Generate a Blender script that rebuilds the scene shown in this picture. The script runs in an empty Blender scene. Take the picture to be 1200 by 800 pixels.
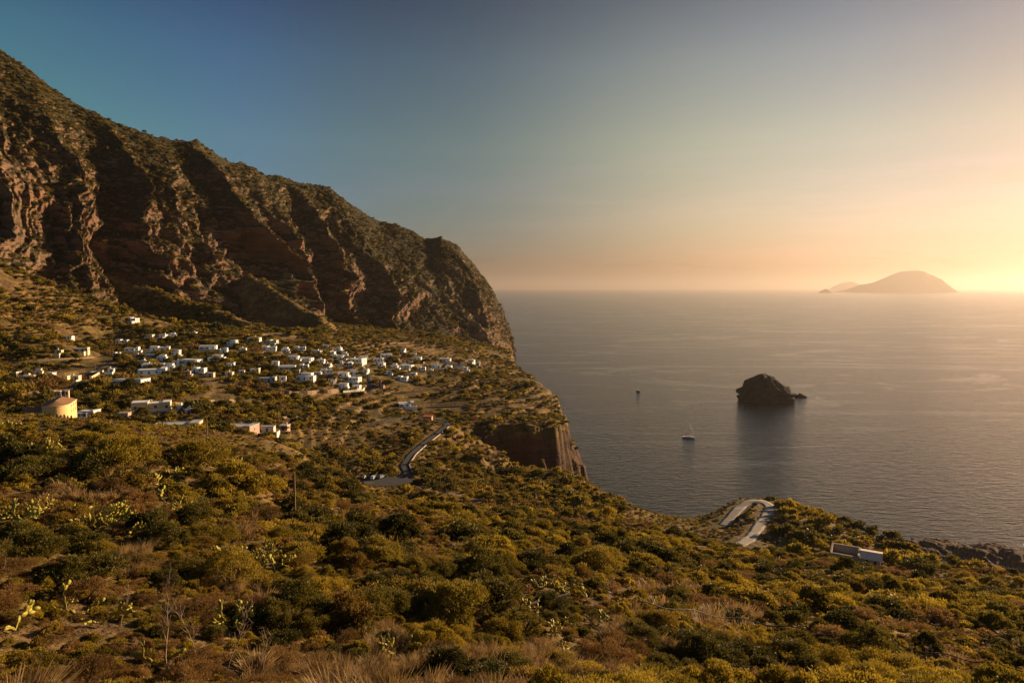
# generated scene
DRAFT = False
SKY_STRENGTH = 0.064
SUN_STRENGTH = 5.0
EXPOSURE = 1.15
SEA_ROUGH, SEA_BUMP = 0.17, 1.2
HAZE = 3.4e-5
import bpy, bmesh, math, random
import numpy as np
from mathutils import Vector, Matrix

random.seed(7)
RNG = np.random.default_rng(11)
C = bpy.context.scene.collection
R = math.radians

# ------------------------------------------------------------------ camera model
CAM_Z = 150.0
F = 800.0
PITCH = math.atan(62.5 / 800.0)
cp, sp = math.cos(PITCH), math.sin(PITCH)

def P(px, py, Y):
    """world point that stands Y metres ahead of the viewpoint on the sight line of photo point (px, py)"""
    dx = (px - 600.0) / F
    dy = (400.0 - py) / F
    wx, wy, wz = dx, cp + dy * sp, -sp + dy * cp
    k = Y / wy
    return (wx * k, Y, CAM_Z + wz * k)

# ------------------------------------------------------------------ numpy noise
_perm = np.random.default_rng(3).permutation(1024).astype(np.int32)
_grad = np.random.default_rng(4).normal(size=(1024, 3)).astype(np.float32)
_grad /= np.linalg.norm(_grad, axis=1, keepdims=True)

def perlin(x, y, z=None):
    x = np.asarray(x, np.float32); y = np.asarray(y, np.float32)
    z = np.zeros_like(x) if z is None else np.asarray(z, np.float32)
    xi = np.floor(x).astype(np.int32); yi = np.floor(y).astype(np.int32); zi = np.floor(z).astype(np.int32)
    fx, fy, fz = x - xi, y - yi, z - zi
    u = fx * fx * fx * (fx * (fx * 6 - 15) + 10)
    v = fy * fy * fy * (fy * (fy * 6 - 15) + 10)
    w = fz * fz * fz * (fz * (fz * 6 - 15) + 10)
    out = 0
    for a in (0, 1):
        pa = _perm[(xi + a) & 1023]
        wa = u if a else 1 - u
        for b in (0, 1):
            pb = _perm[(pa + yi + b) & 1023]
            wb = v if b else 1 - v
            for c in (0, 1):
                g = _grad[_perm[(pb + zi + c) & 1023]]
                wc = w if c else 1 - w
                out = out + wa * wb * wc * (g[..., 0] * (fx - a) + g[..., 1] * (fy - b) + g[..., 2] * (fz - c))
    return out * 1.5

def fbm(x, y, z=None, octaves=4, gain=0.5):
    s, a = 0, 1.0
    for i in range(octaves):
        f = 2.03 ** i
        s = s + a * perlin(x * f + 17.3 * i, y * f - 9.1 * i, None if z is None else z * f + 5.7 * i)
        a *= gain
    return s

def ridged(x, y, z=None, octaves=4, gain=0.5):
    s, a, n = 0, 1.0, 0
    for i in range(octaves):
        f = 2.07 ** i
        s = s + a * (1 - np.abs(perlin(x * f + 7.7 * i, y * f + 3.3 * i, None if z is None else z * f - 2.1 * i)) * 1.6)
        n += a; a *= gain
    return s / n

def smooth(a, b, t):
    t = np.clip((t - a) / (b - a), 0, 1)
    return t * t * (3 - 2 * t)

# ------------------------------------------------------------------ thin plate surfaces through surveyed points
class Surface:
    def __init__(self, pts, lam=1e-3):
        p = np.array(pts, float)
        self.xy = p[:, :2] / 100.0
        n = len(p)
        K = self._k(self.xy, self.xy) + lam * np.eye(n)
        A = np.zeros((n + 3, n + 3)); A[:n, :n] = K
        A[:n, n] = 1; A[:n, n + 1:] = self.xy; A[n, :n] = 1; A[n + 1:, :n] = self.xy.T
        s = np.linalg.solve(A, np.concatenate([p[:, 2], [0, 0, 0]]))
        self.w, self.a = s[:n], s[n:]
    @staticmethod
    def _k(p, q):
        d2 = ((p[:, None, :] - q[None, :, :]) ** 2).sum(-1)
        return 0.5 * d2 * np.log(d2 + 1e-9)
    def __call__(self, x, y):
        q = np.stack([x.ravel(), y.ravel()], 1) / 100.0
        out = np.empty(len(q))
        for i in range(0, len(q), 60000):
            b = q[i:i + 60000]
            out[i:i + 60000] = self._k(b, self.xy) @ self.w + self.a[0] + b @ self.a[1:]
        return out.reshape(x.shape)

def seg_dist(x, y, line, closed=False):
    """distance to a polyline and the interpolated third value along it"""
    L = [np.array(p, float) for p in line]
    if closed: L = L + [L[0]]
    best = np.full(x.shape, 1e9); val = np.zeros(x.shape)
    for a, b in zip(L[:-1], L[1:]):
        d = b[:2] - a[:2]; l2 = (d ** 2).sum() + 1e-9
        t = np.clip(((x - a[0]) * d[0] + (y - a[1]) * d[1]) / l2, 0, 1)
        q = np.hypot(x - a[0] - t * d[0], y - a[1] - t * d[1])
        m = q < best
        best = np.where(m, q, best)
        if len(a) > 2: val = np.where(m, a[2] + t * (b[2] - a[2]), val)
    return best, val

def inside(x, y, poly):
    c = np.zeros(x.shape, bool)
    n = len(poly)
    for i in range(n):
        x0, y0 = poly[i][:2]; x1, y1 = poly[(i + 1) % n][:2]
        if y0 == y1: continue
        c ^= ((y0 > y) != (y1 > y)) & (x < (x1 - x0) * (y - y0) / (y1 - y0) + x0)
    return c

# near hillside, valley and promontory
NEAR = [P(*q) for q in [
    (-200, 800, 22), (-100, 800, 22), (0, 800, 24), (150, 800, 26), (300, 800, 28), (450, 800, 30), (600, 800, 34), (750, 800, 40), (900, 800, 48),
    (1050, 800, 54), (1200, 800, 60), (1350, 800, 64),
    (-100, 720, 30), (0, 720, 32), (200, 720, 36), (400, 720, 42), (600, 720, 50), (800, 720, 66), (1000, 720, 84), (1200, 740, 88), (1350, 740, 90),
    (-150, 640, 44), (0, 640, 48), (200, 600, 62), (350, 620, 72), (450, 640, 70), (600, 650, 80), (700, 650, 112), (800, 685, 100), (900, 690, 120), (1000, 692, 122), (1100, 705, 122),
    (1200, 702, 136), (-150, 540, 80), (0, 560, 75), (0, 508, 105), (120, 498, 115), (240, 518, 120), (320, 538, 125), (200, 545, 88), (350, 575, 108), (450, 605, 112),
    (420, 580, 150), (500, 600, 185), (600, 622, 140), (600, 608, 190), (560, 601, 215), (455, 600, 185), (450, 598, 225), (450, 590, 262), (490, 594, 262), (500, 604, 225), (520, 596, 255), (400, 586, 235), (600, 600, 240), (700, 622, 180), (650, 602, 240), (700, 603, 230),
    (800, 645, 160), (800, 660, 130), (900, 662, 150), (1000, 670, 155), (1100, 683, 160),
    (455, 563, 300), (415, 563, 292), (492, 570, 288), (475, 546, 320), (540, 575, 300), (600, 573, 330), (650, 577, 330), (600, 556, 380), (640, 556, 376), (560, 545, 392), (530, 541, 385),
    (500, 575, 280), (690, 567, 338), (720, 577, 298), (740, 593, 262), (770, 612, 230), (786, 622, 198),
    (850, 643, 195), (890, 620, 215), (905, 598, 235), (880, 590, 246), (862, 612, 232), (800, 612, 262), (765, 613, 280), (830, 604, 262), (960, 640, 200), (1000, 652, 190), (925, 600, 235), (1000, 622, 216),
    (1050, 640, 200), (1100, 668, 178), (1200, 676, 168), (1300, 690, 170)]]
NEAR += [(0, -1, 148.2), (0, 4, 146.0), (0, 9, 143.6), (-8, 9, 143.8), (8, 9, 143.0), (0, 16, 139.6), (-12, 15, 140.2), (12, 17, 138.6), (-30, 8, 143.5), (28, 8, 140), (-70, -20, 150), (70, -20, 138), (0, -30, 153), (-110, 0, 146), (180, 0, 112), (270, 60, 92), (-190, 100, 136),
         (-270, 200, 116), (-110, 180, 113), (-80, 200, 103), (-80, 250, 90), (-130, 250, 96), (-65, 215, 92), (-160, 330, 80), (-40, 240, 71)]
NEARS = Surface(NEAR, 2e-3)
NEAR_EDGE = [P(*q)[:2] for q in [(1500, 668, 190), (1300, 666, 182), (1200, 665, 180), (1100, 657, 188), (1050, 634, 208), (1000, 615, 226), (950, 601, 239), (925, 591, 254), (880, 583, 268), (850, 591, 274),
    (800, 606, 271), (765, 610, 286), (750, 606, 278), (738, 599, 266), (720, 576, 300), (690, 566, 342), (680, 561, 368), (660, 556, 386), (640, 551, 395), (600, 546, 408), (570, 539, 416), (545, 530, 425)]]
NEAR_POLY = NEAR_EDGE + [(-60, 520), (-700, 520), (-700, -200), (600, -200)]
# plateau with the village
FAR = [P(*q) for q in [
    (475, 546, 320), (500, 520, 375), (525, 496, 440), (455, 563, 300), (415, 563, 292), (430, 502, 400), (350, 500, 370), (430, 530, 350), (370, 535, 320), (300, 500, 335), (200, 505, 310), (67, 494, 320), (-80, 490, 320),
    (180, 470, 370), (100, 445, 450), (0, 440, 420), (-120, 440, 420), (190, 435, 480), (240, 440, 470), (250, 410, 570), (150, 382, 640), (150, 400, 600), (60, 400, 560), (350, 447, 500), (350, 415, 600),
    (420, 440, 560), (420, 412, 660), (480, 431, 640), (480, 406, 740), (540, 428, 700), (540, 406, 850), (360, 462, 474), (360, 471, 458), (430, 480, 470), (480, 474, 515), (560, 461, 560), (600, 440, 680), (650, 460, 600),
    (602, 427, 836), (640, 480, 540), (600, 494, 466), (555, 496, 458), (660, 492, 495), (560, 404, 1240), (590, 414, 1330), (480, 392, 1210), (400, 380, 1150), (300, 388, 870), (140, 380, 720), (60, 384, 610), (0, 398, 530),
    (-150, 400, 510), (-300, 420, 470), (-500, 430, 470)]]
FARS = Surface(FAR, 2e-3)
FAR_SLOPE = [0.55, 0.55, 0.6, 0.9, 3.0]
FAR_EDGE = [P(*q)[:2] for q in [(480, 553, 312), (492, 547, 318), (512, 524, 372), (538, 502, 436), (555, 499, 452), (600, 494, 462), (640, 494, 464), (655, 497, 468), (664, 490, 492), (662, 475, 532), (649, 458, 602), (625, 440, 712), (601, 426, 842),
    (598, 419, 1000), (597, 415, 1250), (602, 414, 1450)]]
FAR_EDGE = [(e[0], e[1], FAR_SLOPE[i] if i < len(FAR_SLOPE) else 8.0) for i, e in enumerate(FAR_EDGE)]
FAR_POLY = FAR_EDGE + [(0, 1700), (-2500, 1700), (-2500, 200), (-135, 230), (-70, 285)]
# low spurs and scree ridges under the mountain
SPURS = [([P(-160, 262, 560), P(-40, 296, 590), P(40, 326, 620), P(110, 352, 650), P(200, 378, 690)], 0.62),
         ([P(110, 318, 830), P(190, 344, 800), P(250, 362, 780), P(305, 384, 760)], 0.75),
         ([P(290, 322, 980), P(330, 346, 930), P(375, 372, 880)], 0.8),
         ([P(-200, 330, 480), P(-60, 352, 500), P(30, 385, 510)], 0.5)]
# rocky shore below the right-hand cliff
SHORE = [P(1085, 634, 384) , P(1110, 633, 388), P(1145, 642, 372), P(1170, 638, 382), P(1200, 646, 366), P(1260, 645, 366), P(1330, 650, 360)]

ROADS = {}
def line3(pts): return [P(*q) for q in pts]
ROADS['road'] = (line3([(425, 566, 292), (455, 566, 297), (478, 556, 306), (473, 545, 322), (482, 532, 345), (496, 520, 373), (512, 508, 405), (524, 498, 436), (514, 491, 462), (485, 487, 470), (455, 492, 440), (430, 500, 405)]), 2.6)
ROADS['hairpin'] = (line3([(838, 644, 190), (862, 641, 195), (880, 630, 206), (892, 612, 222), (901, 600, 236), (902, 592, 246), (893, 586.8, 252), (878, 587.2, 253), (866, 595, 247), (857, 605, 239), (848, 616, 231)]), 2.3)

def base_height(x, y):
    n1 = fbm(x / 42.0, y / 42.0, octaves=4)
    zn = NEARS(x, y) + 1.5 * n1 * smooth(15, 60, np.hypot(x, y))
    zf = FARS(x, y)
    # terraced fields
    tz = (zf + 2.2 * fbm(x / 90.0, y / 90.0, octaves=2)) / 2.2
    fl = np.floor(tz); fr = tz - fl
    st = (fl + smooth(0.78, 0.98, fr)) * 2.2 - 2.2 * fbm(x / 90.0, y / 90.0, octaves=2)
    k = 0.92 * smooth(-0.55, -0.1, fbm(x / 120.0 + 5, y / 120.0, octaves=2))
    zf = zf + (st - zf) * k + 0.35 * n1
    for line, slope in SPURS:
        d, v = seg_dist(x, y, line)
        w = fbm(x / 50.0, y / 50.0, octaves=3)
        zf = np.maximum(zf, v - slope * np.maximum(d - 4, 0) * (1 + 0.25 * w) + 4 * w)
    rough = ridged(x / 26.0, y / 26.0, octaves=4)
    edge_n = 6.0 * fbm(x / 30.0, y / 30.0, octaves=3) + 2.6 * ridged(x / 9.0, y / 9.0, octaves=2) - 1.2
    def cliff(z, poly, edge, slope):
        d, sv_ = seg_dist(x, y, edge)
        if slope is None: slope = sv_ * np.clip(0.62 + 0.75 * fbm(x / 24.0 + 7, y / 24.0, octaves=2), 0.4, 1.2)
        out = np.where(inside(x, y, poly), -d, d) + edge_n
        o = np.maximum(out, 0)
        drop = o * slope + 4.0 * (rough - 0.5) * smooth(0, 8, o)
        ledge = drop / 9.0 + 0.8 * fbm(x / 40.0, y / 40.0, octaves=2)
        drop = drop + 4.6 * (np.floor(ledge) + smooth(0.35, 1.0, ledge - np.floor(ledge)) - ledge) * smooth(0, 12, o)
        return z - np.maximum(drop, 0) - 1.2 * smooth(-14, 0, out) * (out < 0) - 1.2 * (out >= 0), smooth(-1, 4, out) * smooth(0.8, 1.3, slope)
    zn, cn = cliff(zn, NEAR_POLY, NEAR_EDGE, 1.35)
    zf, cf = cliff(zf, FAR_POLY, FAR_EDGE, None)
    z = np.maximum(zn, zf); cl = np.where(zn > zf, cn, cf)
    d, v = seg_dist(x, y, SHORE)
    zs = v + 5.0 * (ridged(x / 13.0, y / 13.0, octaves=5, gain=0.6) - 0.62) - 0.5 - 0.30 * np.maximum(d - 3, 0) - 1.0
    zs = np.where(y > 300, zs, -50)
    cl = np.where(zs > z, 1.0, cl); z = np.maximum(z, zs)
    return z, cl

def height(x, y, with_cliff=False):
    x = np.asarray(x, float); y = np.asarray(y, float)
    z, cl = base_height(x, y)
    rd = np.zeros(x.shape)
    for line, hw in ROADS.values():
        d, v = seg_dist(x, y, line)
        k = 1 - smooth(hw + 0.8, hw + (7.0 if hw > 2 else 3.5), d)
        z = z + (v - z) * k
        rd = np.maximum(rd, 1 - smooth(hw - 0.2, hw + 1.0, d))
    cx, cy, cz = P(455, 564, 297)
    k = 1 - smooth(0.75, 1.25, np.hypot((x - cx) / 15.0, (y - cy) / 10.0))
    z = z + (cz - z) * k
    if with_cliff: return z, cl, rd
    return z

def hit(px, py, y0=8.0, y1=1600.0):
    """where the sight line of a photo point meets the ground"""
    Y = np.exp(np.linspace(math.log(y0), math.log(y1), 900))
    q = np.array([P(px, py, v) for v in Y])
    below = q[:, 2] < height(q[:, 0], q[:, 1])
    if not below.any(): return None
    i = int(np.argmax(below))
    if i == 0: return q[0]
    Y2 = np.linspace(Y[i - 1], Y[i], 24)
    q = np.array([P(px, py, v) for v in Y2])
    below = q[:, 2] < height(q[:, 0], q[:, 1])
    return q[int(np.argmax(below))] if below.any() else q[-1]

# ------------------------------------------------------------------ helpers
def tag(o, label=None, cat=None, group=None, kind=None):
    if label: o['label'] = label
    if cat: o['category'] = cat
    if group: o['group'] = group
    if kind: o['kind'] = kind
    return o

def np_mesh(name, v, f, mat=None, smooth_on=False, attrs=None):
    """mesh from numpy arrays; f is n x 3 or n x 4"""
    me = bpy.data.meshes.new(name)
    v = np.asarray(v, np.float32); f = np.asarray(f, np.int32); k = f.shape[1]
    me.vertices.add(len(v)); me.vertices.foreach_set('co', v.ravel())
    me.loops.add(f.size); me.loops.foreach_set('vertex_index', f.ravel())
    me.polygons.add(len(f))
    me.polygons.foreach_set('loop_start', np.arange(0, f.size, k, dtype=np.int32))
    me.polygons.foreach_set('loop_total', np.full(len(f), k, np.int32))
    if smooth_on: me.polygons.foreach_set('use_smooth', np.ones(len(f), bool))
    for an, av in (attrs or {}).items():
        a = me.attributes.new(an, 'FLOAT', 'POINT'); a.data.foreach_set('value', np.asarray(av, np.float32).ravel())
    me.update(calc_edges=True)
    if mat: me.materials.append(mat)
    return me

def link(name, me, parent=None, loc=None):
    o = bpy.data.objects.new(name, me); C.objects.link(o)
    if parent: o.parent = parent
    if loc is not None: o.location = loc
    return o

def empty(name, loc=(0, 0, 0), rz=0.0):
    o = bpy.data.objects.new(name, None); C.objects.link(o)
    o.location = loc; o.rotation_euler = (0, 0, rz); o.empty_display_size = 0.5
    return o

def grid_faces(nr, nc):
    i = np.arange(nr - 1)[:, None] * nc + np.arange(nc - 1)[None, :]
    return np.stack([i, i + 1, i + nc + 1, i + nc], -1).reshape(-1, 4)

# ------------------------------------------------------------------ node helpers
class Mat:
    def __init__(self, name):
        self.m = bpy.data.materials.new(name); self.m.use_nodes = True
        self.nt = self.m.node_tree; self.nt.nodes.clear()
        self.out = self.nt.nodes.new('ShaderNodeOutputMaterial')
        self.b = self.nt.nodes.new('ShaderNodeBsdfPrincipled')
        self.nt.links.new(self.b.outputs[0], self.out.inputs['Surface'])
        self.b.inputs['Roughness'].default_value = 0.9
        self.b.inputs['Specular IOR Level'].default_value = 0.2
    def n(self, t, **kw):
        nd = self.nt.nodes.new('ShaderNode' + t)
        for k, v in kw.items():
            if k in nd.inputs.keys(): 
                if hasattr(v, 'is_output') or isinstance(v, bpy.types.NodeSocket): self.nt.links.new(v, nd.inputs[k])
                else: nd.inputs[k].default_value = v
            else: setattr(nd, k, v)
        return nd
    def l(self, a, b): self.nt.links.new(a, b)
    def coord(self, which='Object'): return self.n('TexCoord').outputs[which]
    def scale(self, vec, s):
        nd = self.n('Mapping'); self.l(vec, nd.inputs['Vector']); nd.inputs['Scale'].default_value = s
        return nd.outputs[0]
    def noise(self, vec, scale, detail=4, rough=0.55, dist=0.0):
        nd = self.n('TexNoise'); self.l(vec, nd.inputs['Vector'])
        nd.inputs['Scale'].default_value = scale; nd.inputs['Detail'].default_value = detail
        nd.inputs['Roughness'].default_value = rough; nd.inputs['Distortion'].default_value = dist
        return nd.outputs['Fac']
    def ramp(self, fac, stops, interp='LINEAR'):
        nd = self.n('ValToRGB'); self.l(fac, nd.inputs[0]); cr = nd.color_ramp; cr.interpolation = interp
        while len(cr.elements) < len(stops): cr.elements.new(0.5)
        for e, (p, c) in zip(cr.elements, stops):
            e.position = p; e.color = (c, c, c, 1) if isinstance(c, (int, float)) else (*c, 1)
        return nd.outputs[0]
    def mix(self, fac, a, b, blend='MIX'):
        nd = self.n('Mix', data_type='RGBA', blend_type=blend)
        for s, v in ((0, fac), (6, a), (7, b)):
            if isinstance(v, bpy.types.NodeSocket): self.l(v, nd.inputs[s])
            elif s == 0: nd.inputs[0].default_value = v
            else: nd.inputs[s].default_value = (*v, 1) if len(v) == 3 else v
        return nd.outputs[2]
    def math(self, op, a, b=0.0, clamp=False):
        nd = self.n('Math', operation=op, use_clamp=clamp)
        for i, v in ((0, a), (1, b)):
            if isinstance(v, bpy.types.NodeSocket): self.l(v, nd.inputs[i])
            else: nd.inputs[i].default_value = v
        return nd.outputs[0]
    def bump(self, h, strength=0.5, dist=0.1, normal=None):
        nd = self.n('Bump'); self.l(h, nd.inputs['Height'])
        nd.inputs['Strength'].default_value = strength; nd.inputs['Distance'].default_value = dist
        if normal is not None: self.l(normal, nd.inputs['Normal'])
        self.l(nd.outputs[0], self.b.inputs['Normal']); return nd.outputs[0]
    def col(self, v):
        if isinstance(v, bpy.types.NodeSocket): self.l(v, self.b.inputs['Base Color'])
        else: self.b.inputs['Base Color'].default_value = (*v, 1)

def plain(name, col, rough=0.85, var=0.18, scale=3.0, spec=0.2, metal=0.0, bump=0.0):
    m = Mat(name); v = m.coord()
    f = m.noise(v, scale, 5)
    m.col(m.mix(f, tuple(c * (1 - var) for c in col), tuple(min(1, c * (1 + var)) for c in col)))
    m.b.inputs['Roughness'].default_value = rough; m.b.inputs['Specular IOR Level'].default_value = spec
    m.b.inputs['Metallic'].default_value = metal
    if bump: m.bump(m.noise(v, scale * 6, 4), 0.5, bump)
    return m.m
# the village lanes follow the ground they cross
def add_lane(name, pix, hw):
    pts = [hit(*q) for q in pix]
    ROADS[name] = ([tuple(p) for p in pts], hw)
_l1 = [hit(*q, 262.0) for q in [(72, 467), (76, 461), (86, 453), (97, 445), (107, 438), (118, 431), (132, 424)]]
_l2 = [hit(*q, 262.0) for q in [(433, 460), (434, 452), (433, 444), (431, 434)]]
_l3 = [P(*q) for q in [(500, 574, 290), (530, 581, 282), (560, 588, 270), (600, 596, 256), (650, 602, 247), (690, 604, 240), (720, 602, 240)]]
_l3 = [(q[0], q[1], float(NEARS(np.array([q[0]]), np.array([q[1]]))[0]) - 0.2) for q in _l3]
for nm_, ln_, hw_ in (('lane', _l1, 2.3), ('alley', _l2, 1.7), ('track', _l3, 1.5)):
    ROADS[nm_] = ([tuple(p) for p in ln_], hw_)
# ------------------------------------------------------------------ world, sun, camera, air
scene = bpy.context.scene
SUN_AZ, SUN_EL = 58.0, 14.0     # degrees to the right of straight ahead, degrees above the horizon
W = bpy.data.worlds.new('World'); scene.world = W; W.use_nodes = True
nt = W.node_tree; nt.nodes.clear()
wo = nt.nodes.new('ShaderNodeOutputWorld'); bg = nt.nodes.new('ShaderNodeBackground')
sky = nt.nodes.new('ShaderNodeTexSky'); sky.sky_type = 'NISHITA'; sky.sun_disc = False
sky.sun_elevation = R(SUN_EL); sky.sun_rotation = R(SUN_AZ)
sky.altitude = 150; sky.air_density = 1.0; sky.dust_density = 1.0; sky.ozone_density = 1.0
bg.inputs['Strength'].default_value = SKY_STRENGTH
# the evening tint of this air: warmer round the sun, a cooler deep blue away from it, and thin high cloud
def wn(t, **kw):
    nd = nt.nodes.new('ShaderNode' + t)
    for k, v in kw.items(): setattr(nd, k, v)
    return nd
tc = wn('TexCoord'); sep = wn('SeparateXYZ'); nt.links.new(tc.outputs['Generated'], sep.inputs[0])
sdv = (math.sin(R(SUN_AZ)) * math.cos(R(SUN_EL)), math.cos(R(SUN_AZ)) * math.cos(R(SUN_EL)), math.sin(R(SUN_EL)))
dt = wn('VectorMath', operation='DOT_PRODUCT'); nt.links.new(tc.outputs['Generated'], dt.inputs[0]); dt.inputs[1].default_value = sdv
def wramp(fac, stops):
    r_ = wn('ValToRGB'); nt.links.new(fac, r_.inputs[0])
    while len(r_.color_ramp.elements) < len(stops): r_.color_ramp.elements.new(.5)
    for e, (p_, c_) in zip(r_.color_ramp.elements, stops): e.position = p_; e.color = (*c_, 1)
    return r_.outputs[0]
def wmix(a, b, blend, fac=1.0):
    m_ = wn('Mix', data_type='RGBA', blend_type=blend)
    for i, v in ((0, fac), (6, a), (7, b)):
        if isinstance(v, bpy.types.NodeSocket): nt.links.new(v, m_.inputs[i])
        elif i == 0: m_.inputs[0].default_value = v
        else: m_.inputs[i].default_value = (*v, 1)
    return m_.outputs[2]
t1 = wramp(dt.outputs['Value'], [(0.0, (.34, .76, 1.7)), (.3, (.29, .46, .70)), (.5, (.31, .40, .54)), (.62, (.54, .53, .60)), (.74, (.80, .70, .70)), (.86, (.66, .63, .79)), (.96, (.36, .315, .43))])
for n_ in nt.nodes:
    if n_.type == 'VALTORGB': n_.color_ramp.interpolation = 'B_SPLINE'
t2 = wramp(sep.outputs[2], [(0.0, (.35, .23, .20)), (.045, (.72, .58, .50)), (.09, (.88, .76, .58)), (.2, (.98, .92, .60)), (.30, (.74, .76, .58)), (.37, (.44, .49, .44)), (1.0, (.55, .58, .56))])
c_ = wmix(wmix(sky.outputs[0], t1, 'MULTIPLY'), t2, 'MULTIPLY')
mp = wn('Mapping'); nt.links.new(tc.outputs['Generated'], mp.inputs[0]); mp.inputs['Scale'].default_value = (2.2, 2.2, 26); mp.inputs['Rotation'].default_value = (R(2), 0, 0)
nz_ = wn('TexNoise'); nt.links.new(mp.outputs[0], nz_.inputs[0]); nz_.inputs['Scale'].default_value = 1.6; nz_.inputs['Detail'].default_value = 6; nz_.inputs['Roughness'].default_value = .6
band = wramp(sep.outputs[2], [(0.0, (0, 0, 0)), (.03, (1, 1, 1)), (.13, (1, 1, 1)), (.22, (0, 0, 0))])
cl_ = wmix(wramp(nz_.outputs[0], [(.47, (0, 0, 0)), (.62, (.8, .8, .8))]), band, 'MULTIPLY')
c_ = wmix(c_, wmix(c_, (1.14, 1.05, 1.10), 'MULTIPLY'), 'MIX', cl_)
mp2 = wn('Mapping'); nt.links.new(tc.outputs['Generated'], mp2.inputs[0]); mp2.inputs['Scale'].default_value = (7, 7, 70)
nz2 = wn('TexNoise'); nt.links.new(mp2.outputs[0], nz2.inputs[0]); nz2.inputs['Scale'].default_value = 1.9; nz2.inputs['Detail'].default_value = 5
band2 = wramp(sep.outputs[2], [(0.0, (0, 0, 0)), (.018, (0, 0, 0)), (.026, (1, 1, 1)), (.036, (1, 1, 1)), (.05, (0, 0, 0))])
cl2 = wmix(wramp(nz2.outputs[0], [(.53, (0, 0, 0)), (.61, (.8, .8, .8))]), band2, 'MULTIPLY')
c_ = wmix(c_, wmix(c_, (.82, .80, .82), 'MULTIPLY'), 'MIX', cl2)
nt.links.new(c_, bg.inputs[0]); nt.links.new(bg.outputs[0], wo.inputs[0])

sl = bpy.data.lights.new('sun', 'SUN'); sl.energy = SUN_STRENGTH; sl.angle = R(0.6); sl.color = (1.0, 0.71, 0.41)
so = bpy.data.objects.new('sun', sl); C.objects.link(so)
sd = Vector((math.sin(R(SUN_AZ)) * math.cos(R(SUN_EL)), math.cos(R(SUN_AZ)) * math.cos(R(SUN_EL)), math.sin(R(SUN_EL))))
so.rotation_euler = sd.to_track_quat('Z', 'Y').to_euler(); so.location = (200, 0, 400)

cam = bpy.data.cameras.new('camera'); co = bpy.data.objects.new('camera', cam); C.objects.link(co)
cam.sensor_width = 36.0; cam.lens = 24.0; cam.clip_start = 0.2; cam.clip_end = 200000
co.location = (0, 0, CAM_Z); co.rotation_euler = (math.pi / 2 - PITCH, 0, 0)
scene.camera = co
scene.view_settings.view_transform = 'Standard'; scene.view_settings.look = 'None'
scene.view_settings.exposure = EXPOSURE; scene.view_settings.gamma = 1.0
scene.render.engine = 'CYCLES'
scene.cycles.use_denoising = True; scene.cycles.denoiser = 'OPENIMAGEDENOISE'; scene.cycles.denoising_input_passes = 'RGB_ALBEDO_NORMAL'; scene.cycles.denoising_prefilter = 'ACCURATE'
scene.cycles.max_bounces = 5; scene.cycles.diffuse_bounces = 2; scene.cycles.glossy_bounces = 2; scene.cycles.volume_bounces = 1; scene.cycles.transparent_max_bounces = 6
scene.cycles.sample_clamp_indirect = 3.0

# ------------------------------------------------------------------ ground
def rock_tint(m, v):
    """layered volcanic rock"""
    n1 = m.noise(v, 0.02, 6, 0.6); n2 = m.noise(v, 0.16, 5, 0.65)
    z = m.n('SeparateXYZ'); m.l(v, z.inputs[0])
    lay = m.noise(m.scale(v, (0.012, 0.012, 0.16)), 1.0, 5, 0.65)
    a = m.ramp(lay, [(0.30, (0.10, 0.062, 0.040)), (0.46, (0.22, 0.13, 0.08)), (0.58, (0.31, 0.19, 0.115)), (0.72, (0.15, 0.09, 0.06))])
    b = m.ramp(n1, [(0.35, (0.13, 0.08, 0.055)), (0.6, (0.26, 0.15, 0.095))])
    c = m.mix(0.45, a, b)
    return m.mix(m.ramp(n2, [(0.46, 0.0), (0.66, 0.45)]), c, (0.085, 0.052, 0.035))

def ground_material():
    m = Mat('hillside_ground'); v = m.coord()
    big = m.noise(v, 0.018, 4); mid = m.noise(v, 0.11, 5, 0.6); fine = m.noise(v, 1.3, 5, 0.65)
    soil = m.ramp(fine, [(0.3, (0.050, 0.030, 0.014)), (0.7, (0.15, 0.086, 0.036))])
    straw = m.ramp(fine, [(0.3, (0.13, 0.080, 0.026)), (0.7, (0.32, 0.20, 0.068))])
    green = m.ramp(fine, [(0.3, (0.040, 0.032, 0.009)), (0.7, (0.125, 0.092, 0.022))])
    g = m.mix(m.ramp(mid, [(0.44, 0.0), (0.58, 1.0)]), soil, straw)
    g = m.mix(m.ramp(m.math('ADD', m.math('MULTIPLY', big, 0.5), m.math('MULTIPLY', m.noise(v, 0.3, 4), 0.5)), [(0.46, 0.0), (0.58, 0.9)]), g, green)
    at = m.n('Attribute', attribute_name='cliff')
    c = m.mix(m.ramp(m.math('ADD', at.outputs['Fac'], m.math('MULTIPLY', m.math('SUBTRACT', mid, 0.5), 1.2)), [(0.35, 0.0), (0.6, 1.0)]), g, m.mix(1.0, rock_tint(m, v), (0.44, 0.41, 0.40), 'MULTIPLY'))
    m.col(c); m.b.inputs['Roughness'].default_value = 0.95
    h = m.math('ADD', m.math('MULTIPLY', fine, 0.4), m.math('MULTIPLY', m.noise(v, 0.35, 5, 0.65), 1.2))
    lay_ = m.noise(m.scale(v, (0.03, 0.03, 0.5)), 1.0, 5, 0.6)
    h = m.math('ADD', h, m.math('MULTIPLY', at.outputs['Fac'], m.math('MULTIPLY', m.math('ADD', lay_, m.noise(v, 0.22, 6, 0.7)), 3.5)))
    m.bump(h, 0.8, 1.0)
    return m.m
GROUND = ground_material()

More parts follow.
